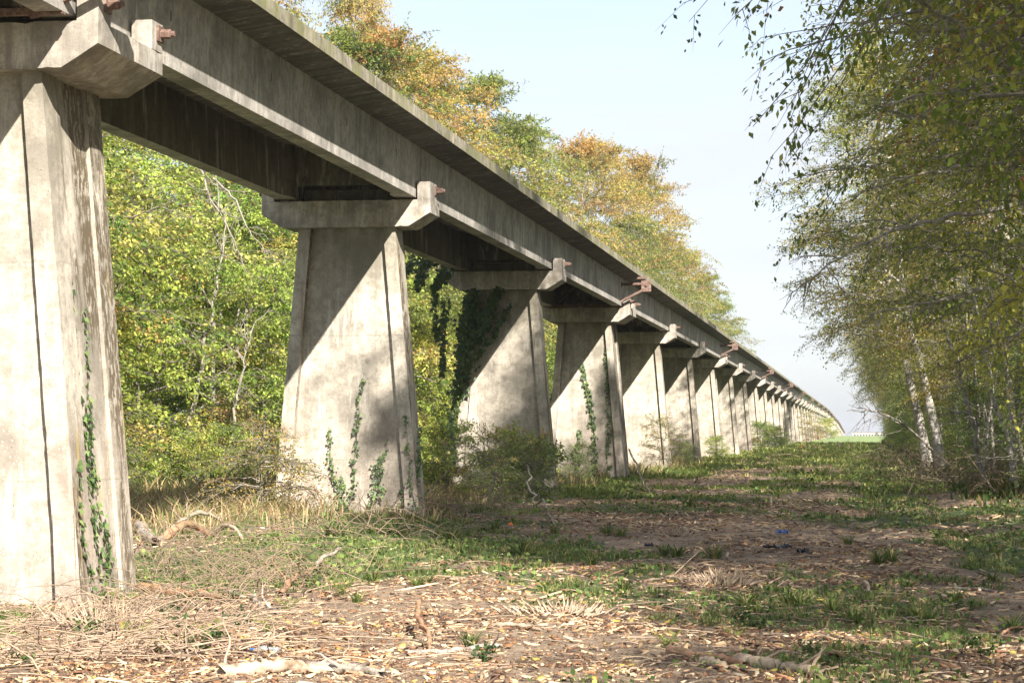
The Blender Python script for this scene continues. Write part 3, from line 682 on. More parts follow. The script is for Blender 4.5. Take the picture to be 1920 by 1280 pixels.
# undergrowth shrubs
SH = [(-9.4, 54.5, 'sh1', .66, 'leafy bramble bush between the second and third piers', 'shrub'), (-8.6, 56.5, 'sh1', .6, 'low pale bush right of the bramble bush', 'shrub'),
      (-11.3, 58, 'sh2', .7, 'taller green bush behind the bramble bush', 'shrub'),
      (-9.9, 62, 'sh3', 1.1, 'broad-leaved dark shrub at the foot of the third pier', 'shrub'), (-9.3, 61.5, 'sh3', .9, 'small dark shrub right of the broad-leaved one', 'shrub'),
      (-12.1, 42.4, 'sh4', .95, 'spindly brown-yellow sapling before the left edge of the second pier', 'sapling'),
      (-10.4, 80, 'sh1', .5, 'bush at the foot of the fourth pier', 'shrub'), (-9.0, 97, 'sh5', .8, 'thin yellow-leaved sapling before the fifth pier', 'sapling'),
      (-11.6, 79, 'sh2', .45, 'green bush left of the fourth pier foot', 'shrub'), (-9.4, 116, 'sh1', .45, 'scrub between the fifth and sixth piers', 'shrub'),
      (-9.2, 138, 'sh2', .5, 'scrub beside the seventh pier', 'shrub'), (-8.9, 196, 'sh2', .9, 'green bush climbing before the tenth pier', 'shrub'), (-8.8, 215, 'sh1', .8, 'green bush before the eleventh pier', 'shrub'),
      (-9.1, 236, 'sh2', .8, 'tall green bush before the twelfth pier', 'shrub'), (-9.0, 262, 'sh1', .6, 'bush in the shade near the far piers', 'shrub'),
      (-8.2, 335, 'sh5', 1.5, 'yellow bush at the sunny end of the wood beside the viaduct', 'shrub'), (-7.6, 348, 'sh4', 1.6, 'pale brown bush right of the yellow bush', 'shrub'), (-7.2, 480, 'sh2', 1.6, 'far green bush by the small piers', 'shrub')]
for x, y, kd, s, lab, cat in SH:
    plant_tree('shrub' if cat == 'shrub' else 'sapling', T[kd], (x, y), rr.uniform(0, 6.3), s, label=lab, cat=cat, parts=('stems', 'foliage'))
for k in range(34):
    y = 47 + k * 2.5 + rr.uniform(-1, 1); x = -18.4 - rr.uniform(0, 2.8)
    plant_tree('shrub', T[rr.choice(['sh1', 'sh2', 'sh2', 'sh5'])], (x, y), rr.uniform(0, 6.3), rr.uniform(.45, 1.0), label='low bush along the foot of the left wood', cat='shrub', group='bushes at the foot of the left wood', parts=('stems', 'foliage'))
for k in range(30):
    y = 62 + k * 8 + rr.uniform(-2, 2); x = 5.0 + rr.uniform(0, 1.6)
    plant_tree('shrub', T[rr.choice(['sh1', 'sh4', 'sh1', 'sh3'])], (x, y), rr.uniform(0, 6.3), rr.uniform(.4, .8), label='straggly bush along the foot of the right wood', cat='shrub', group='bushes at the foot of the right wood', parts=('stems', 'foliage'))
# ------------------------------------------------------------------ ivy on the piers
def ivy(name, lab, paths, dens, size, pal='deep', seed=0, parent_loc=None, off=None):
    """paths: list of (polyline points (m,3), half width, n leaves); leaves hang outward along off"""
    rng = np.random.default_rng(seed); off = np.array(off, float); wood = []; Vs = []; Qs = []; Cs = []; o = 0
    for pts, wd, n in paths:
        P = np.array(pts, float)[None]; t = np.linspace(0, 1, 14)
        Pf, _ = lerp_on(P, t[None]); Pf = Pf + rng.normal(0, .025, Pf.shape) * (1 - np.abs(off)); wood.append(tubes(Pf + off * .012, np.linspace(.012, .004, 14)[None], 4))
        s = rng.random((1, n)) ** .8; b, d = lerp_on(Pf, s * .999); b = b[0]; d = unit(d[0])
        tang = np.cross(off, [0, 0, 1.0]); tang /= np.linalg.norm(tang)
        ww = wd * (1.1 - .75 * s[0]) * rng.normal(0, .6, n)
        b = b + tang * ww[:, None] + np.array([0, 0, 1]) * rng.normal(0, wd * .5, n)[:, None] + off * rng.uniform(.01, .05 + wd * .35, n)[:, None]
        col = tints(rng, n, pal)
        dd = unit(np.array([0, 0, -.8]) + tang * rng.normal(0, .8, n)[:, None] + off * rng.uniform(.1, .7, n)[:, None])
        L = rng.uniform(.6, 1.25, n) * size
        side_ = unit(np.cross(dd, off + rng.normal(0, .3, (n, 3)))); nrm = unit(np.cross(side_, dd))
        p = [b, b + side_ * L[:, None] * .48 + dd * L[:, None] * .28 , b + side_ * L[:, None] * .2 + dd * L[:, None] * .62, b + dd * L[:, None], b - side_ * L[:, None] * .2 + dd * L[:, None] * .62, b - side_ * L[:, None] * .48 + dd * L[:, None] * .28]
        V = np.stack(p, 1).reshape(-1, 3); Vs.append(V); Qs.append(np.arange(6 * n).reshape(n, 6) + o); o += 6 * n; Cs.append(np.repeat(col, 6, 0))
    base = np.array(parent_loc, float)
    r = empty(name, base); tag(r, lab, 'ivy')
    V1, Q1 = merge(wood)
    link('stems', np_mesh('ivy_stems', V1 - base, Q1), M_BARK, r)
    link('leaves', np_mesh('ivy_leaves', np.concatenate(Vs) - base, np.concatenate(Qs), np.concatenate(Cs)), M_IVY, r)
rg = np.random.default_rng(21)
def hx(z): return 1.04 + (6.2 - z) * .088
# nearest pier: climbs the side face that looks to the clearing
def p1(y, z, o=.0): return (TX + hx(z) - o, y, z)
ivy('climbing_ivy', 'green ivy climbing the sunlit side of the nearest pier', [
    ([p1(24.9, -.2, .08), p1(24.85, 1.0, .08), p1(24.8, 2.2, .08)], .14, 160), ([p1(24.8, .5, .08), p1(24.65, 2.0, .08), p1(24.6, 3.8, .08)], .05, 110),
    ([p1(24.9, 1.4, .08), p1(24.95, 2.4, .08), p1(25.0, 3.4, .08)], .05, 60), ([p1(25.3, -.2, .08), p1(25.1, .8, .08)], .12, 80), ([p1(24.4, .0), p1(24.2, .8), p1(24.25, 1.6)], .035, 45)], 1, .085, 'ivy', 3, (TX + 1.6, 25, -.15), (1, 0, 0))
yf = 44.1 - .24
ivy('climbing_ivy', 'thin dark ivy strands fanning up the foot of the second pier', [
    ([(TX + a, yf, .1), (TX + a + b, yf, h * .5), (TX + a + c, yf, h)], w_, n) for a, b, c, h, w_, n in
    [(-.05, -.25, -.35, 2.0, .09, 75), (.05, .12, .25, 3.0, .075, 100), (.45, .2, .4, 1.7, .09, 60), (.7, .85, .9, 2.1, .08, 65), (1.15, 1.2, 1.02, 2.5, .05, 50), (-.2, .1, .1, .9, .2, 110), (.3, .5, .3, 1.2, .15, 80), (.9, .6, .65, 1.4, .1, 60)]] +
    [([(TX + 1.5, yf - .17, .1), (TX + 1.38, yf - .17, 1.2), (TX + 1.3, yf - .17, 2.3)], .06, 50)], 1, .075, 'ivy', 4, (TX, yf, .1), (0, -1, 0))
yf = 63.99 + .11 - .4
ivy('climbing_ivy', 'thick dark ivy covering the left shoulder of the third pier', [
    ([(TX - 1.35, yf, 3.0), (TX - 1.15, yf, 4.2), (TX - .75, yf, 6.1)], .22, 560), ([(TX - .8, yf, 4.6), (TX - .5, yf, 5.4), (TX - .1, yf, 6.15)], .22, 560),
    ([(TX - 1.1, yf - .15, 3.6), (TX - 1.2, yf - .15, 4.9), (TX - 1.0, yf - .15, 6.1)], .24, 600), ([(TX - 1.55, yf - .1, .8), (TX - 1.5, yf - .1, 2.0), (TX - 1.4, yf - .1, 3.2)], .09, 200),
    ([(TX - .75, yf, 4.2), (TX - .2, yf, 5.0), (TX + .25, yf, 5.8)], .07, 130)], 1, .14, 'deep', 5, (TX - 1.5, yf, .2), (0, -1, 0))
yf = 63.0
ivy('climbing_ivy', 'ivy curtain hanging from the left end of the third cap', [
    ([(TX - 1.7, yf, 6.9), (TX - 1.95, yf, 6.2), (TX - 1.9, yf, 4.6)], .10, 120), ([(TX - 2.0, yf, 7.2), (TX - 2.3, yf, 6.9), (TX - 2.45, yf, 6.3)], .2, 200),
    ([(TX - 1.6, yf, 5.9), (TX - 1.75, yf, 5.0), (TX - 1.7, yf, 3.6)], .08, 150), ([(TX - 2.1, yf, 7.0), (TX - 2.7, yf, 7.0), (TX - 3.1, yf, 6.6)], .18, 150), ([(TX - 1.5, yf, 6.75), (TX - 1.75, yf, 6.5), (TX - 2, yf, 6.2)], .12, 260)], 1, .14, 'deep', 6, (TX - 1.8, yf, 6.8), (.2, -1, 0))
yf = 84.1 - .82
ivy('climbing_ivy', 'narrow ivy column up the face of the fourth pier', [
    ([(TX + .4, yf, .1), (TX + .3, yf, 2.6), (TX - .1, yf, 4.6)], .13, 250), ([(TX + .9, yf, .1), (TX + .95, yf, 2.5), (TX + .85, yf, 5.4)], .08, 150), ([(TX - .3, yf, .1), (TX - .3, yf, 1.2), (TX - .2, yf, 2.0)], .08, 110),
    ([(TX - 1.3, yf, .1), (TX - 1.35, yf, 1.6), (TX - 1.3, yf, 3.4)], .07, 130)], 1, .12, 'ivy', 7, (TX + .4, yf, .1), (0, -1, 0))
# ------------------------------------------------------------------ ground cover (uncountable)
def sample(n, y0, y1, p, xm=(-.46, .11), pad=3.0, seed=0, maxx=5.5):
    rng = np.random.default_rng(seed); u = rng.random(n); a = 1 - p
    y = (y0 ** a + u * (y1 ** a - y0 ** a)) ** (1 / a)
    lo = np.maximum(xm[0] * y - pad, -21); hi = np.minimum(xm[1] * y + pad, maxx)
    return rng, lo + (hi - lo) * rng.random(n), y
def chips(n, seed, smin, smax, y0, y1, p, mat, name, lab, cols, asp=.3, keep=None, rise=.25):
    rng, x, y = sample(n, y0, y1, p, seed=seed); k = rng.random(n) > green(x, y) * .93
    k &= rng.random(n) < .22 + 1.1 * sstep(.32, .62, .6 * vn(x, y * .6, 1.9, 77) + .4 * vn(x, y, .6, 78)) * (1 - .35 * sstep(24, 34, y) * sstep(-5, -2, x))
    if keep is not None: k &= keep(rng, x, y)
    x, y = x[k], y[k]; n = len(x)
    L = rng.uniform(0, 1, n) ** 3 * (smax - smin) + smin; L *= 1 + (y - 15) / 70
    a = rng.uniform(0, np.pi, n); d = np.stack([np.cos(a), np.sin(a), rng.normal(0, rise, n)], 1); d = unit(d)
    s = unit(np.cross(d, [0, 0, 1.0])); nn = np.cross(s, d); ww = (L * rng.uniform(.5, 1.5, n) * asp)[:, None]; h = np.minimum(ww * .4, .015)
    c = np.stack([x, y, gz(x, y) + rng.uniform(.0, .03, n)], 1); L = L[:, None]
    t = rng.uniform(.3, 1, (n, 1))
    P = [c - d * L / 2 - s * ww / 2, c - d * L / 2 + s * ww / 2, c + d * L / 2 + s * ww / 2 * t, c + d * L / 2 - s * ww / 2 * t]
    P += [q + nn * h for q in P]
    V = np.stack(P, 1).reshape(-1, 3); q = np.array([(4, 5, 6, 7), (0, 1, 5, 4), (1, 2, 6, 5), (2, 3, 7, 6), (3, 0, 4, 7)])
    Q = (np.arange(n)[:, None, None] * 8 + q[None]).reshape(-1, 4)
    cc = np.array([srgb(*c_[:3]) for c_ in cols]); w_ = np.array([c_[3] for c_ in cols], float); w_ /= w_.sum()
    col = cc[rng.choice(len(cc), n, p=w_)] * rng.uniform(.55, 1.15, (n, 1)) * (.7 + .5 * vn(x, y, 1.3, 91))[:, None]
    tag(link(name, np_mesh(name, V, Q, np.repeat(col, 8, 0)), mat), lab, 'ground litter', kind='stuff')
WC = [(206, 180, 144, 4), (184, 154, 118, 4.5), (222, 200, 166, 1.5), (136, 108, 84, 4.5), (102, 80, 64, 4), (160, 116, 84, 2)]
chips(200000, 31, .012, .11, 13.2, 60, 2.0, M_CHIP, 'wood_chips', 'pale and brown wood chips strewn over the near ground', WC)
chips(60000, 32, .05, .22, 40, 300, 1.6, M_CHIP, 'far_wood_chips', 'pale wood debris on the farther path', WC, .14)
chips(150000, 35, .006, .022, 13.2, 40, 2.2, M_CHIP, 'wood_crumbs', 'fine crumbs of bark and wood between the chips', [(150, 120, 92, 3), (104, 80, 62, 4), (72, 56, 46, 4), (196, 168, 136, 1.5)], .6)
chips(3200, 33, .12, .55, 13.2, 55, 1.8, M_CHIP, 'bark_strips', 'long splinters and bark strips lying on the chips', WC, .09, rise=.15)
chips(42000, 34, .02, .075, 13.2, 60, 2.0, M_CHIP, 'fallen_leaves', 'brown fallen leaves scattered between chips and grass', [(118, 86, 62, 3), (150, 108, 70, 1.5), (180, 160, 80, .5), (92, 70, 56, 2)], .7, rise=.35)
def blades(name, lab, n, per, seed, y0, y1, p, hh, cols, thr, fld=None, w0=.0035, pad=3.0, spread=.10, lean=.45, maxx=5.5):
    rng, x, y = sample(n, y0, y1, p, seed=seed, pad=pad, maxx=maxx); g = fld(x, y) if fld else green(x, y)
    k = rng.random(n) * thr[1] + thr[0] < g; x, y = x[k], y[k]; n = len(x)
    sc = rng.uniform(.5, 1.3, n); x = np.repeat(x, per); y = np.repeat(y, per); sc = np.repeat(sc, per); m = len(x)
    a = rng.uniform(0, 2 * np.pi, m); r = np.abs(rng.normal(0, spread, m)); x = x + np.cos(a) * r; y = y + np.sin(a) * r
    H = hh * sc * rng.uniform(.5, 1.2, m) * (1 + (y - 15) / 250); W = w0 * (1 + y / 25) * rng.uniform(.7, 1.4, m)
    b = np.stack([x, y, gz(x, y) - .01], 1); o = np.stack([np.cos(a), np.sin(a), np.zeros(m)], 1) * (H * lean * rng.uniform(.2, 1.6, m))[:, None]
    th = rng.uniform(0, np.pi, m); s = np.stack([np.cos(th), np.sin(th), np.zeros(m)], 1) * W[:, None]
    zz = np.zeros((m, 3)); zz[:, 2] = H
    P = [b - s, b + s, b + o * .35 + zz * .6 + s * .8, b + o * .35 + zz * .6 - s * .8, b + o + zz * .95 + s * .12, b + o + zz * .95 - s * .12]
    V = np.stack(P, 1).reshape(-1, 3); q = np.array([(0, 1, 2, 3), (3, 2, 4, 5)]); Q = (np.arange(m)[:, None, None] * 6 + q[None]).reshape(-1, 4)
    cc = np.array([srgb(*c_[:3]) for c_ in cols]); w_ = np.array([c_[3] for c_ in cols], float); w_ /= w_.sum()
    kk = rng.choice(len(cc), n, p=w_); kk = np.repeat(kk, per); k2 = rng.choice(len(cc), m, p=w_); kk = np.where(rng.random(m) < .5, kk, k2)
    col = cc[kk] * rng.uniform(.75, 1.2, (m, 1))
    tag(link(name, np_mesh(name, V, Q, np.repeat(col, 6, 0)), M_GRASS), lab, 'grass', kind='stuff')
GC = [(98, 116, 66, 5), (114, 128, 74, 4), (80, 98, 56, 4), (144, 148, 92, 2.5), (168, 150, 112, 3.5)]
DC = [(176, 156, 120, 4), (152, 130, 98, 4), (126, 108, 82, 3), (112, 122, 72, 3), (192, 174, 136, 2)]
blades('grass', 'green grass tufts growing through the wood chips', 20000, 22, 41, 13.5, 110, 1.5, .10, GC, (.35, .9))
blades('far_grass', 'green grass along the middle of the farther path', 10000, 10, 42, 60, 322, 1.2, .14, [(116, 132, 70, 5), (140, 150, 84, 4), (96, 112, 62, 3), (168, 164, 104, 3)], (.2, .9), w0=.006, spread=.25)
def dryf(x, y): return np.exp(-((x + 15.2) / 4.0) ** 2) * sstep(33, 40, y) + .75 * np.exp(-((x + 10.5) / 2.6) ** 2) * sstep(36, 41, y) * vn(x, y, 1.5, 9) + .8 * sstep(3.4, 4.6, x) * sstep(50, 65, y) * vn(x, y, 2, 8)
blades('dry_grass', 'dry straw-coloured grass under the viaduct and along the wood edges', 16000, 9, 43, 32, 130, 1.3, .38, DC, (.25, .8), dryf, w0=.005, pad=6, spread=.2, lean=.7, maxx=8)
blades('wood_floor_herbs', 'leafy herbs on the shady bank at the right', 12000, 6, 44, 55, 320, 1.4, .35, [(84, 100, 60, 4), (66, 84, 46, 4), (110, 112, 76, 2), (130, 110, 74, 2)], (.0, 1.3), lambda x, y: sstep(2.4, 4.5, x) + .9 * sstep(-13, -15.5, x), w0=.012, pad=9, spread=.25, maxx=16)
def clover():
    rng, x, y = sample(130000, 13.5, 110, 1.7, seed=51); g = green(x, y); k = (rng.random(len(x)) * 1.0 + .22 < g); x, y = x[k], y[k]; n = len(x)
    b = np.stack([x, y, gz(x, y) + rng.uniform(.0, .07, n)], 1); d = rng.normal(0, 1, (n, 3)); d[:, 2] = .2
    cc = np.array([srgb(86, 110, 60), srgb(108, 130, 70), srgb(70, 90, 52), srgb(130, 144, 80)]); col = cc[rng.integers(0, 4, n)] * rng.uniform(.8, 1.2, (n, 1))
    V, Q, Cc = leaves(rng, b, unit(d), rng.uniform(.025, .07, n) * (1 + (y - 15) / 40), .8, .4, col)
    tag(link('ground_cover', np_mesh('ground_cover', V, Q, Cc), M_GRASS), 'low clover and ivy leaves covering parts of the ground', 'ground cover', kind='stuff')
clover()
def tuft_mesh(seed, n=70, H=.26, cols=((86, 108, 54), (104, 122, 66), (70, 92, 48), (150, 142, 92))):
    rng = np.random.default_rng(seed); a = rng.uniform(0, 6.28, n); r = rng.uniform(0, .07, n); h = H * rng.uniform(.5, 1.2, n); le = h * rng.uniform(.3, 1.1, n)
    b = np.stack([np.cos(a) * r, np.sin(a) * r, np.full(n, -.02)], 1); o = np.stack([np.cos(a), np.sin(a), np.zeros(n)], 1); up = np.array([0, 0, 1.0])
    s_ = np.stack([-np.sin(a), np.cos(a), np.zeros(n)], 1) * .005
    P = [b - s_, b + s_]
    for q, w_ in ((.4, 1.0), (.75, .8), (1.0, .15)):
        c = b + o * (le * q ** 1.8)[:, None] + up * (h * (q - .35 * q ** 3))[:, None]; P += [c + s_ * w_, c - s_ * w_]
    V = np.stack(P, 1).reshape(-1, 3); q = np.array([(0, 1, 2, 3), (3, 2, 4, 5), (5, 4, 6, 7)]); Q = (np.arange(n)[:, None, None] * 8 + q[None]).reshape(-1, 4)
    cc = np.array([srgb(*c) for c in cols])[rng.integers(0, len(cols), n)] * rng.uniform(.8, 1.2, (n, 1))
    return np_mesh('grass_tuft', V, Q, np.repeat(cc, 8, 0))
TM = [tuft_mesh(k) for k in range(4)]
def px2g0(x, y):
    d = F + R * (x - 960) / FPX - U * (y - 640) / FPX; z = 0.0
    for _ in range(4):
        p = d * ((z - EYE) / d[2]); z = float(gz(p[0], p[1]))
    return (p[0], p[1], z)
for i_, (px, py) in enumerate([(1670, 1052), (1648, 1058), (1170, 1112), (1600, 1168), (1618, 1172), (1722, 1160), (1745, 1168), (1790, 1128), (1500, 1140), (1478, 1136), (780, 1100), (800, 1096), (830, 1010), (848, 1014), (1040, 1000), (1140, 1002), (1165, 1006), (700, 1092), (560, 1062), (620, 1004), (640, 1010), (1400, 1142), (1420, 1150), (880, 1212), (1900, 1180), (1290, 952), (1560, 1150), (1110, 1062), (980, 1040), (905, 1002), (930, 998), (700, 985), (740, 990), (775, 980), (1245, 1042), (1270, 1046), (1340, 1050), (1860, 1090), (1590, 1020), (1010, 1148), (1760, 1010), (1825, 1060), (670, 1130), (590, 1080), (1700, 1104)]):
    o_ = link('grass_tuft', TM[i_ % 4], M_GRASS, loc=px2g0(px, py)); o_.rotation_euler = (0, 0, rr.uniform(0, 6)); k_ = rr.uniform(.7, 1.3) * (1 + max(0, 1100 - py) / 250); o_.scale = (k_, k_, k_ * .9)
    tag(o_, 'small green tuft of grass growing between the wood chips', 'grass tuft', 'grass tufts on the clearing floor')
def weed_pair(seed, H, n, ls, pal):
    rng = np.random.default_rng(seed); m = 9; az = rng.uniform(0, 6.28, m); q = np.linspace(0, 1, 6)
    d = np.stack([np.cos(az) * .6, np.sin(az) * .6, np.ones(m)], 1); P = d[:, None] * (H * rng.uniform(.5, 1.1, m))[:, None, None] * q[None, :, None]; P[:, :, :2] += d[:, None, :2] * (H * .5 * q ** 2)[None, :, None]; P[:, 1:] += np.cumsum(rng.normal(0, .012, (m, 5, 3)), 1)
    V1, Q1 = tubes(P, .0022 * (1.1 - .8 * q)[None] * np.ones((m, 1)), 4)
    k = rng.integers(0, m, n); b, dd = lerp_on(P[k], rng.uniform(.1, 1, (n, 1)) * .999); b = b[:, 0] + rng.normal(0, .02, (n, 3)); dd = rng.normal(0, 1, (n, 3)); dd[:, 2] = .1
    V, Q, Cc = leaves(rng, b, unit(dd), rng.uniform(.6, 1.3, n) * ls, .7, .5, tints(rng, n, pal))
    a, b_ = np_mesh('weed_stems', V1, Q1), np_mesh('weed_leaves', V, Q, Cc); a.materials.append(M_TWIG); b_.materials.append(M_LEAF); return a, b_
T['wd1'] = weed_pair(31, .26, 120, .05, 'ivy'); T['wd2'] = weed_pair(32, .2, 130, .035, 'olive')
for i_, (px, py) in enumerate([(45, 1248), (250, 1205), (330, 1172), (400, 1205), (370, 1225), (300, 1228), (160, 1195), (210, 1128), (190, 1140), (540, 1150), (905, 1242), (640, 1118), (450, 1175), (500, 1190), (585, 1100), (260, 1090), (430, 1130), (1250, 1215), (1420, 1180), (1380, 1200), (1520, 1232), (1640, 1210), (1850, 1230), (120, 1215), (350, 1130)]):
    p_ = px2g0(px, py); plant_tree('weed', T[['wd1', 'wd2'][i_ % 2]], p_, rr.uniform(0, 6), rr.uniform(.6, 1.2), label='low green weed with small leaves among twigs and wood chips', cat='weed', group='weeds on the clearing floor', parts=('stems', 'foliage'))
# ------------------------------------------------------------------ dead wood
def curve_pts(a, b, sag, rng, m=9, wob=.05):
    a = np.array(a, float); b = np.array(b, float); t = np.linspace(0, 1, m)[:, None]; L = np.linalg.norm(b - a)
    p = a + (b - a) * t; p[:, 2] += sag * np.sin(np.pi * t[:, 0]); p[1:-1] += np.cumsum(rng.normal(0, wob, (m - 2, 3)), 0) * L * np.sin(np.pi * t[1:-1]) * .5
    return p
def px2g(x, y, h=0.0):
    d = F + R * (x - 960) / FPX - U * (y - 640) / FPX; z = 0.0
    for _ in range(4):
        k = (z + h - EYE) / d[2]; p = d * k; z = float(gz(p[0], p[1]))
    return np.array([p[0], p[1], z + h])
def log(px0, px1, r, lab, mat, h0=None, h1=None, sag=.01, name='fallen_branch', twigs=0, seed=0, group=None, jag=True, cat='branch', wob=.022):
    rng = np.random.default_rng(seed); a = px2g(*px0); b = px2g(*px1); a[2] += (h0 if h0 is not None else r * .6); b[2] += (h1 if h1 is not None else r * .6)
    P = curve_pts(a, b, sag, rng, m=22, wob=wob * .6); m = len(P)
    rad = r * np.linspace(1, .55, m) * rng.uniform(.82, 1.15, m); V, Q = tubes(P[None], rad[None], 9)
    V = V + rng.normal(0, r * .13, V.shape)
    if jag:
        V[:9] += (P[0] - P[1]) / np.linalg.norm(P[0] - P[1]) * rng.uniform(0, r * 2.0, (9, 1)); V[-9:] += (P[-1] - P[-2]) / np.linalg.norm(P[-1] - P[-2]) * rng.uniform(0, r * 2, (9, 1))
    caps_i = len(V); V = np.concatenate([V, [P[0] + (P[1] - P[0]) * .15], [P[-1] - (P[-1] - P[-2]) * .1]])
    Q2 = [(i, (i + 1) % 9, caps_i, caps_i) for i in range(9)]
    parts = [(V, Q)]
    if twigs:
        s = rng.uniform(.15, .95, (1, twigs)); b0, d0 = lerp_on(P[None], s); b0 = b0[0]; d0 = unit(unit(d0[0]) * .6 + rng.normal(0, .6, (twigs, 3)) + [0, 0, .25])
        Lt = np.minimum(np.linalg.norm(b - a) * rng.uniform(.12, .4, twigs), rng.uniform(.25, .7, twigs)); q = np.linspace(0, 1, 6)
        TP = b0[:, None] + d0[:, None] * Lt[:, None, None] * q[None, :, None]; TP[:, 1:] += np.cumsum(rng.normal(0, .05, (twigs, 5, 3)), 1) * Lt[:, None, None]
        TP[:, :, 2] = np.maximum(TP[:, :, 2], gz(TP[:, :, 0], TP[:, :, 1]) + .01)
        parts.append(tubes(TP, (r * .35) * (1.05 - q)[None] * np.ones((twigs, 1)), 5))
    V, Q = merge(parts); org = a.copy(); me = np_mesh(name, V - org, Q, smooth=False)
    o = link(name, me, mat, loc=org); tag(o, lab, cat, group); return o
GB = 'dead branches and logs on the clearing floor'
LG = [((590, 1258), (712, 1270), .05, 'weathered log end right of the thick pale log', M_DEAD2, 2), ((425, 1268), (600, 1264), .065, 'thick pale log with peeling bark at the bottom edge, left of centre', M_DEAD, 0), ((150, 1232), (500, 1262), .04, 'long reddish branch lying left of the thick pale log', M_DEAD, 5),
      ((480, 1232), (690, 1240), .022, 'slim branch lying just above the thick pale log', M_DEAD, 2),
      ((0, 1200), (300, 1240), .022, 'long bent branch at the bottom left corner', M_DEAD, 5), ((245, 1112), (440, 1128), .07, 'split reddish trunk at the right foot of the nearest pier', M_BROWN, 3), ((430, 1118), (520, 1150), .05, 'grey log running on from the split reddish trunk', M_DEAD2, 2),
      ((262, 995), (290, 1030), .13, 'thick grey log lying end-on behind the nearest pier', M_DEAD2, 0), ((310, 1005), (420, 980), .05, 'arched grey branch behind the nearest pier', M_DEAD2, 6), ((395, 1008), (455, 1014), .05, 'short white peeled log beyond the arched branch', M_DEAD, 0),
      ((300, 1020), (390, 1000), .08, 'brown log beside the arched branch', M_BROWN, 3),
      ((525, 1118), (585, 1094), .04, 'reddish broken stick standing off the grass', M_BROWN, 2), ((578, 1082), (636, 1056), .035, 'pale split stick leaning right in the grass', M_DEAD2, 0), ((540, 1105), (630, 1092), .02, 'thin bent stick behind the reddish broken stick', M_BROWN, 2),
      ((1000, 866), (1045, 975), .03, 'long thin branch fallen from the third pier onto the grass', M_DEAD2, 6), ((1090, 962), (1185, 970), .045, 'orange plank-like log near the third pier', M_BROWN, 0), ((1180, 872), (1222, 925), .035, 'dark dead stem leaning near the fourth pier', M_DEAD2, 4),
      ((770, 1228), (935, 1214), .03, 'thin branch in the middle foreground with an upright stub', M_DEAD2, 4), ((784, 1184), (805, 1222), .028, 'dark upright stub of the middle foreground branch', M_BROWN, 0),
      ((1258, 1226), (1390, 1252), .05, 'brown split log at the bottom, right of centre', M_BROWN, 0), ((1395, 1248), (1545, 1272), .06, 'rotten broken log at the bottom right of the brown split log', M_DEAD, 3), ((1318, 1248), (1360, 1258), .05, 'short thick chunk below the brown split log', M_DEAD, 0),
      ((1443, 936), (1446, 968), .03, 'pale stake standing upright on the path', M_DEAD, 0), ((1795, 1106), (1870, 1110), .022, 'grey stick at the right edge of the clearing', M_DEAD2, 0), ((1870, 1198), (1920, 1178), .015, 'thin reddish twig rising at the right edge', M_BROWN, 0),
      ((1460, 1130), (1490, 1143), .02, 'small whitish bent stick on the chips', M_DEAD, 0), ((1622, 1106), (1640, 1126), .022, 'short upright snapped stick right of centre', M_DEAD, 0), ((1650, 908), (1715, 912), .05, 'dead branch across the far right rut', M_BROWN, 3),
      ((1175, 1090), (1290, 1076), .02, 'thin pale branch behind the splintered stump', M_DEAD, 3), ((1700, 985), (1760, 965), .025, 'curved stick beside the right rut', M_DEAD, 2), ((1395, 1030), (1440, 1020), .03, 'pale wood piece near the black plastic', M_DEAD, 0),
      ((1585, 838), (1602, 860), .05, 'long pale pole lying on the far path', M_DEAD, 0), ((1800, 905), (1920, 862), .03, 'arching bare branch at the foot of the right wood', M_DEAD2, 7), ((930, 1175), (1010, 1182), .03, 'pale bark strip in the sunlit patch', M_DEAD, 0)]
for i, (a, b, r, lab, mt, tw) in enumerate(LG):
    kw = {}
    if 'upright stub' in lab and 'dark' in lab: kw = dict(h0=.28, h1=0)
    if 'stake' in lab: b = (1446, 966); a = (1446, 966.5); kw = dict(h0=.0, h1=.42)
    if 'snapped' in lab: kw = dict(h0=.1, h1=0)
    if 'leaning right' in lab: kw = dict(h0=.05, h1=.22)
    if 'standing off' in lab: kw = dict(h0=.02, h1=.2)
    if 'fallen from the third' in lab: kw = dict(h0=1.1, h1=0); a = (985, 940)
    if 'dead stem leaning' in lab: kw = dict(h0=1.3, h1=0); a = (1180, 915)
    if 'arch' in lab: kw = dict(sag=.2)
    log(a, b, r, lab, mt, twigs=tw, seed=100 + i, group=GB, cat='log' if r > .045 else 'branch', name='fallen_log' if r > .045 else 'fallen_branch', **kw)
M_BRM = bark('dry bramble stem', (.30, .22, .15), (.12, .085, .06), (1, 1, 1), 9)
M_BRM2 = bark('dry twig', (.42, .31, .22), (.17, .11, .075), (1, 1, 1), 5)
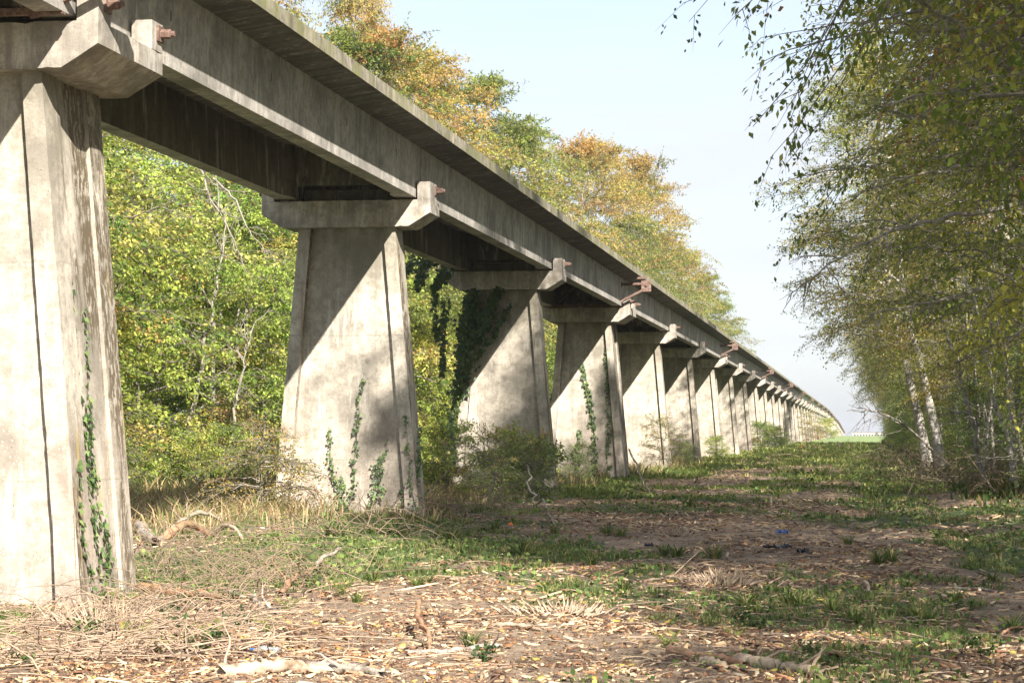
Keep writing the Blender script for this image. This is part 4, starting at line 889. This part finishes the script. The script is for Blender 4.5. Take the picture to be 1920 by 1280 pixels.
def brush(name, lab, px, n, rad, seed, L=(.4, 1.6), r=.006, h=.35, mat=None):
    rng = np.random.default_rng(seed); c = np.array([px2g(*p) for p in px]); k = rng.integers(0, len(c), n)
    a = c[k] + rng.normal(0, 1, (n, 3)) * [rad, rad * 1.3, 0]; ang = rng.uniform(0, 6.28, n); Lr = rng.uniform(*L, n)
    m = 7; q = np.linspace(0, 1, m); d = np.stack([np.cos(ang), np.sin(ang) * .8], 1)
    P = np.zeros((n, m, 3)); P[:, :, :2] = a[:, None, :2] + d[:, None] * Lr[:, None, None] * q[None, :, None]
    P[:, :, :2] += np.cumsum(rng.normal(0, .05, (n, m, 2)), 1) * Lr[:, None, None]
    arch = rng.uniform(0, h, n); P[:, :, 2] = gz(P[:, :, 0], P[:, :, 1]) + .01 + arch[:, None] * np.sin(np.pi * (q * rng.uniform(.6, 1.0, (n, 1)))) + rng.uniform(0, h * .4, n)[:, None]
    V, Q = tubes(P, (r * rng.uniform(.5, 1.8, n))[:, None] * (1.1 - .7 * q)[None], 4)
    tag(link(name, np_mesh(name, V, Q, smooth=True), mat or M_DEAD), lab, 'brushwood', kind='stuff')
brush('brushwood', 'tangle of thin pale twigs before the nearest pier', [(60, 1180), (160, 1170), (250, 1190), (330, 1180), (400, 1210), (120, 1230), (30, 1250), (260, 1150), (330, 1240)], 330, .42, 61, h=.3, r=.005, mat=M_BRM2)
brush('grey_brushwood', 'heap of arching dead twigs in the grass right of the nearest pier', [(300, 1080), (380, 1060), (430, 1090), (480, 1100), (330, 1030), (420, 1140), (520, 1110)], 300, .6, 62, mat=M_BRM, h=.45, r=.0045)
brush('bank_brushwood', 'dry bramble stems between the second and third piers', [(560, 1000), (640, 990), (860, 975), (930, 965), (1010, 975), (760, 1010)], 160, .8, 63, mat=M_BRM, h=.5)
brush('wood_edge_brushwood', 'bare brushwood at the foot of the right wood', [(1800, 905), (1850, 915), (1900, 925), (1760, 890), (1720, 868), (1880, 900)], 420, 1.6, 64, L=(1, 3), r=.008, h=1.1, mat=M_BRM)
brush('scattered_twigs', 'loose twigs scattered over the clearing floor', [(x, y) for x in range(100, 1900, 150) for y in (960, 1010, 1060, 1120, 1180, 1240)], 900, 1.0, 65, L=(.15, .8), r=.005, h=.05)
def splinters(px, n, seed, name, lab, spread=.2, hgt=.16):
    rng = np.random.default_rng(seed); c = px2g(*px); b = np.zeros((n, 3)); b[:, 0] = rng.normal(0, spread, n); b[:, 1] = rng.normal(0, spread * .45, n); b[:, 2] = rng.uniform(-.02, .04, n)
    d = unit(np.stack([b[:, 0] * 2.2 + rng.normal(0, .25, n), rng.normal(0, .3, n), np.abs(rng.normal(.5, .35, n)) + .05], 1)); L = hgt * rng.uniform(.4, 1.5, n)
    P = b[:, None] + d[:, None] * (L[:, None] * np.array([0, .5, 1.0])[None])[:, :, None]
    V, Q = tubes(P, np.array([.014, .011, .002])[None] * rng.uniform(.5, 1.3, (n, 1)), 4)
    tag(link(name, np_mesh(name, V, Q), M_DEAD, loc=c), lab, 'stump', kind='stuff')
splinters((1350, 1092), 260, 71, 'splintered_stump', 'pale shredded stump with upright splinters on the chips', .26, .15)
splinters((1060, 1150), 150, 72, 'splintered_stump', 'sunlit shredded wood heap in the bright patch of the foreground', .3, .12)
splinters((1250, 908), 160, 73, 'splintered_stump', 'small far shredded stump near the fourth pier', .3, .18)
splinters((1265, 1005), 70, 74, 'splintered_stump', 'tuft of splinters by the small black plastic scrap', .12, .16)
splinters((205, 1175), 200, 75, 'splintered_stump', 'bundle of torn wood fibres before the nearest pier', .3, .25)
def clod(px, r, lab, seed, squash=.6, name='earth_clod', mat=None, cat='clod'):
    rng = np.random.default_rng(seed); c = px2g(*px); n, m = 14, 10; th = np.linspace(0, 2 * np.pi, n, endpoint=False); ph = np.linspace(-.5, np.pi / 2, m)
    T_, Pp = np.meshgrid(th, ph); x = np.cos(Pp) * np.cos(T_); y = np.cos(Pp) * np.sin(T_); z = np.sin(Pp)
    rad = r * (1 + .35 * (rng.random(x.shape) - .5)); rad[-1] = r
    V = np.stack([x * rad, y * rad, z * rad * squash], -1).reshape(-1, 3); i = np.arange(n * m).reshape(m, n); j = np.roll(i, -1, 1)
    Q = np.stack([i[:-1], j[:-1], j[1:], i[1:]], -1).reshape(-1, 4)
    tag(link(name, np_mesh(name, V, Q, smooth=False), mat or M_SOIL, loc=c), lab, cat)
M_SOIL = bark('dark soil', (.14, .095, .07), (.05, .03, .02), (1, 1, 1), 20)
clod((1573, 1186), .11, 'dark crumbly lump of earth right of centre in the foreground', 81)
clod((850, 960), .2, 'dark earth lump left of the grass by the second pier', 82)
for x_, y_, k_, sc_ in ((14, 1000, 'sh2', 1.2), (19, 1010, 'sh2', 1.5), (23, 1005, 'sh1', 1.7), (-14, 880, 'sh2', .9), (8, 1020, 'sh1', .8), (27, 1015, 'sh2', 1.9), (31, 1010, 'sh2', 2.2)):
    plant_tree('far_bush', T[k_], (x_, y_), x_, sc_, label='hazy bush on the far edge of the green field', cat='shrub', group='hazy bushes on the far edge of the field', parts=('stems', 'foliage'))
# litter
def plastic(name, rgb, rough=.3, tr=0):
    m = M(name); b = m.node_tree.nodes['Principled BSDF']; b.inputs['Base Color'].default_value = (*rgb, 1); b.inputs['Roughness'].default_value = rough
    b.inputs['Transmission Weight'].default_value = tr; return m
M_PET = plastic('clear plastic', (.8, .85, .9), .12, .75); M_BLUE = plastic('blue plastic', (.03, .12, .45)); M_BLK = plastic('black plastic', (.012, .016, .028), .25)
def bottle():
    c = px2g(498, 1218, .035); r = empty('plastic_bottle', c, 2.9); tag(r, 'crushed clear plastic bottle with a blue cap on the ground, left of centre', 'bottle')
    rng = np.random.default_rng(9); xs = np.array([-.13, -.125, -.08, -.03, .02, .06, .09, .105, .125]); rs = np.array([.005, .032, .034, .028, .034, .031, .02, .012, .012])
    P = np.stack([xs, np.zeros(9), rng.normal(0, .003, 9)], 1); V, Q = tubes(P[None], rs[None], 12); V = V + rng.normal(0, .002, V.shape)
    link('bottle_body', np_mesh('bottle_body', V, Q), M_PET, r)
    MB().cyl((.12, 0, 0), (.142, 0, 0), .016, n=12).build('cap', M_BLUE, r)
bottle()
def scrap(px, sx, sy, lab, mat, seed):
    rng = np.random.default_rng(seed); c = px2g(*px, .01); n, m = 14, 8; u, v = np.meshgrid(np.linspace(-1, 1, n), np.linspace(-1, 1, m))
    z = np.abs(rng.normal(0, .03, u.shape)) + .015; x = u * sx * (1 + rng.normal(0, .08, u.shape)); y = v * sy * (1 + rng.normal(0, .15, u.shape)) * (1 - .4 * u ** 2)
    top = np.stack([x, y, z], -1).reshape(-1, 3); bot = top - [0, 0, .004]; i = np.arange(n * m).reshape(m, n); q = np.stack([i[:-1, :-1], i[:-1, 1:], i[1:, 1:], i[1:, :-1]], -1).reshape(-1, 4)
    tag(link('plastic_scrap', np_mesh('plastic_scrap', np.concatenate([top, bot]), np.concatenate([q, q[:, ::-1] + n * m])), mat, loc=c), lab, 'litter')
scrap((1458, 1028), .22, .1, 'crumpled black and blue plastic sheet lying on the chips', M_BLK, 1)
scrap((1216, 1026), .07, .06, 'small dark plastic lump right of the grass patch', M_BLK, 2)
scrap((1505, 1033), .09, .06, 'little dark plastic shred right of the plastic sheet', M_BLK, 3)
scrap((1468, 1000), .1, .1, 'bluish plastic shred behind the plastic sheet', M_BLUE, 4)
MO = plastic('orange plastic', (.75, .2, .04), .5)
clod((957, 974), .06, 'small orange ball in the dry grass right of the bramble bush', 83, .95, 'orange_ball', MO, 'ball')
clod((1501, 838), .22, 'tiny orange marker at the end of the shaded piers', 84, 1.3, 'orange_marker', MO, 'marker')
# ------------------------------------------------------------------ far building and poles beyond the field
mw = plastic('pale red wall', (.46, .41, .39), .9); mr_ = plastic('far roof', (.36, .27, .25), .9)
fb = empty('farm_building', (-1, 1500, -4.0)); tag(fb, 'long low pinkish building on the horizon beyond the green field', 'building')
MB().box(-4, 19, 0, 12, 0, 5.6).build('wall', mw, fb)
rb_ = MB(); rb_.prism([(-4.6, 5.6), (19.6, 5.6), (19.6, 5.75), (-4.6, 5.75)], -.6, 12.6).build('roof', mr_, fb)
for k in range(11): MB().box(-3 + k * 2, -1.9 + k * 2, -.03, .02, 2.2, 4.2).build('window', M_DARK, fb)
pl_ = MB().cyl((0, 0, 0), (0, 0, 15), .16, .09).box(-1, 1, -.08, .08, 13.8, 14.0); tag(pl_.build('utility_pole', M_DEAD2, loc=(14.5, 640, 0)), 'thin pole on the field seen through the gap in the trees', 'pole')

# ------------------------------------------------------------------ bare limbs and stems in front of the foliage
def at(px, py, Y):
    d = F + R * (px - 960) / FPX - U * (py - 640) / FPX; p = d * (Y / d[1]); p[2] += EYE; return p
def limb(name, pts, Y, r0, mat, seed, tree=None, lab=None, twigs=10, tl=.9, cat='branch'):
    rng = np.random.default_rng(seed); Ys = np.linspace(*Y, len(pts)) if isinstance(Y, tuple) else np.full(len(pts), Y)
    K = np.array([at(p[0], p[1], yy) for p, yy in zip(pts, Ys)]); t = np.linspace(0, 1, 18); P, _ = lerp_on(K[None], t[None] * .9999); P = P[0]
    for _ in range(3): P[1:-1] = (P[:-2] + P[1:-1] * 2 + P[2:]) / 4
    P[1:-1] += rng.normal(0, r0 * .5, (16, 3)); parts = [tubes(P[None], (r0 * (1 - .8 * t))[None], 7)]
    if twigs:
        for lv, (n, L, rr_) in enumerate(((twigs, tl, r0 * .35), (twigs * 3, tl * .5, r0 * .16))):
            src = P[None] if lv == 0 else TP; k = np.zeros(n, int) if lv == 0 else rng.integers(0, len(TP), n)
            b0, d0 = lerp_on(src[k], rng.uniform(.2, .98, (n, 1))); b0 = b0[:, 0]; d0 = unit(unit(d0[:, 0]) * .9 + rng.normal(0, .55, (n, 3)))
            q = np.linspace(0, 1, 6); Ln = L * rng.uniform(.4, 1.2, n)
            NP = b0[:, None] + d0[:, None] * Ln[:, None, None] * q[None, :, None]; NP[:, 1:] += np.cumsum(rng.normal(0, .05, (n, 5, 3)), 1) * Ln[:, None, None]
            NP[:, :, 2] -= .15 * Ln[:, None] * q ** 2; parts.append(tubes(NP, rr_ * (1.05 - .8 * q)[None] * np.ones((n, 1)), 4)); TP = NP
    V, Q = merge(parts)
    if tree is not None:
        mi_ = (Matrix.Translation(tree.location) @ tree.rotation_euler.to_matrix().to_4x4() @ Matrix.Diagonal((*tree.scale, 1))).inverted()
        o = link(name, np_mesh(name, V, Q, smooth=True), mat, tree); o.matrix_parent_inverse = mi_; return o
    o = link(name, np_mesh(name, V - K[0], Q, smooth=True), mat, loc=K[0]); return tag(o, lab, cat)
M_LIMB = bark('pale limb bark', (.32, .29, .24), (.12, .10, .085), (1, 1, 1), 6)
limb('limb', [(2010, 230), (1925, 155), (1830, 75), (1765, 35), (1715, -10)], (33, 31), .085, M_LIMB, 1, TREES[34.5], twigs=5)
limb('limb', [(2000, 270), (1900, 245), (1790, 232), (1690, 215), (1625, 205)], (40, 36), .05, M_LIMB, 2, TREES[39], twigs=8)
limb('limb', [(1960, 90), (1880, 40), (1800, 60), (1730, 62), (1660, 25)], (32, 29), .035, M_LIMB, 3, TREES[29], twigs=6)
limb('limb', [(1960, 380), (1800, 400), (1700, 425), (1640, 440), (1560, 490), (1500, 540)], (48, 44), .06, M_LIMB, 4, TREES[46], twigs=12)
limb('limb', [(1960, 500), (1850, 540), (1760, 560), (1690, 580), (1620, 585)], (52, 47), .05, M_LIMB, 5, TREES[50], twigs=10)
limb('limb', [(1990, 30), (1945, -5), (1900, -60)], 27.0, .12, M_BARK, 6, TREES[25.5], twigs=0)
limb('limb', [(1980, 330), (1860, 300), (1700, 330), (1600, 370)], (38, 34), .04, M_LIMB, 7, TREES[34.5], twigs=10)
limb('limb', [(1760, 850), (1700, 800), (1660, 775), (1615, 768), (1588, 770)], (104, 100), .07, M_LIMB, 8, TREES[101], twigs=14, tl=1.6)
limb('bare_branch', [(335, 285), (375, 300), (385, 350), (400, 380), (430, 430), (452, 480)], (60, 58), .05, M_LIMB, 11, lab='bare forked branch hanging under the deck between the first two piers', twigs=12, tl=1.1)
limb('bare_branch', [(400, 335), (440, 370), (470, 440), (500, 470)], (60, 58), .035, M_LIMB, 12, lab='thin bare branch right of the forked hanging one', twigs=8)
limb('bare_branch', [(190, 402), (245, 410), (300, 385), (330, 375)], (56, 55), .035, M_LIMB, 13, lab='reddish dead branch just right of the nearest pier top', twigs=9)
limb('young_tree', [(350, 880), (372, 700), (398, 600), (410, 500), (425, 420)], (64, 66), .09, M_BARK, 14, lab='slim pale trunk leaning right in the gap between the first two piers', twigs=10, tl=1.4, cat='tree')
limb('young_tree', [(425, 915), (436, 800), (448, 720), (470, 620)], (62, 64), .07, M_BARK, 15, lab='second slim pale trunk right of the leaning one in the gap', twigs=10, tl=1.2, cat='tree')
limb('young_tree', [(505, 880), (492, 700), (505, 560), (540, 470)], (70, 72), .07, M_BARK, 16, lab='slim pale trunk close to the left edge of the second pier', twigs=8, tl=1.2, cat='tree')
limb('young_tree', [(300, 900), (285, 760), (305, 640), (300, 520)], (66, 67), .06, M_BARK, 17, lab='slim pale trunk nearest the left pier in the gap', twigs=9, tl=1.3, cat='tree')
limb('young_tree', [(1850, 915), (1822, 800), (1800, 700), (1765, 600), (1745, 500)], (68, 70), .10, M_LIMB, 18, lab='dark lichen-spotted trunk leaning left near the right edge', twigs=12, tl=1.3, cat='tree')
limb('young_tree', [(1905, 925), (1898, 800), (1885, 700), (1880, 560), (1860, 420)], (64, 65), .13, M_BIRCH, 19, lab='pale birch trunk at the very right edge', twigs=8, tl=1.3, cat='tree')
limb('young_tree', [(1808, 860), (1795, 770), (1790, 690), (1770, 600)], (88, 90), .11, M_BIRCH, 20, lab='pale trunk between the leaning birches and the right edge', twigs=12, tl=1.5, cat='tree')
for k_ in range(34):
    Y_ = 58 + k_ * 3.0 + rr.uniform(-1, 1); X_ = 3.9 + rr.uniform(0, max(.5, .078 * Y_ - 3.7)); z_ = float(gz(X_, Y_)); ln = rr.uniform(-1.8, .8); h_ = rr.uniform(7, 10)
    rng_ = np.random.default_rng(300 + k_); t_ = np.linspace(0, 1, 14); P_ = np.stack([X_ + ln * t_ ** 1.2, Y_ + rr.uniform(-.8, .8) * t_, z_ - .2 + h_ * t_], 1); P_[1:] += np.cumsum(rng_.normal(0, .05, (13, 3)), 0)
    r_ = rr.uniform(.035, .085); nb = 14; b0, d0 = lerp_on(P_[None], rng_.uniform(.15, .98, (1, nb))); b0 = b0[0]; d0 = unit(unit(d0[0]) * .7 + rng_.normal(0, .6, (nb, 3))); q = np.linspace(0, 1, 6)
    TP = b0[:, None] + d0[:, None] * (rng_.uniform(.5, 1.8, nb))[:, None, None] * q[None, :, None]; TP[:, 1:] += np.cumsum(rng_.normal(0, .06, (nb, 5, 3)), 1)
    V_, Q_ = merge([tubes(P_[None], (r_ * (1 - .75 * t_))[None], 7), tubes(TP, r_ * .25 * (1.05 - .8 * q)[None] * np.ones((nb, 1)), 4)])
    tag(link('young_tree', np_mesh('young_tree', V_ - P_[0], Q_, smooth=True), [M_LIMB, M_BIRCH, M_BARK][k_ % 3], loc=P_[0]), 'thin bare stem standing among the trunks at the edge of the right wood', 'tree', 'thin bare stems of the right wood')
# ------------------------------------------------------------------ haze
def haze():
    m = M('haze air'); t = m.node_tree; t.nodes.clear(); v = t.nodes.new('ShaderNodeVolumePrincipled'); o = t.nodes.new('ShaderNodeOutputMaterial')
    v.inputs['Density'].default_value = HAZE; v.inputs['Color'].default_value = (.92, .95, 1, 1); v.inputs['Anisotropy'].default_value = .3
    t.links.new(v.outputs[0], o.inputs['Volume'])
    tag(MB().box(-6100, 6100, -60, 9200, -380, 34).build('haze', m), 'thin pale autumn haze in the air', kind='stuff')
HAZE = .0002
haze()
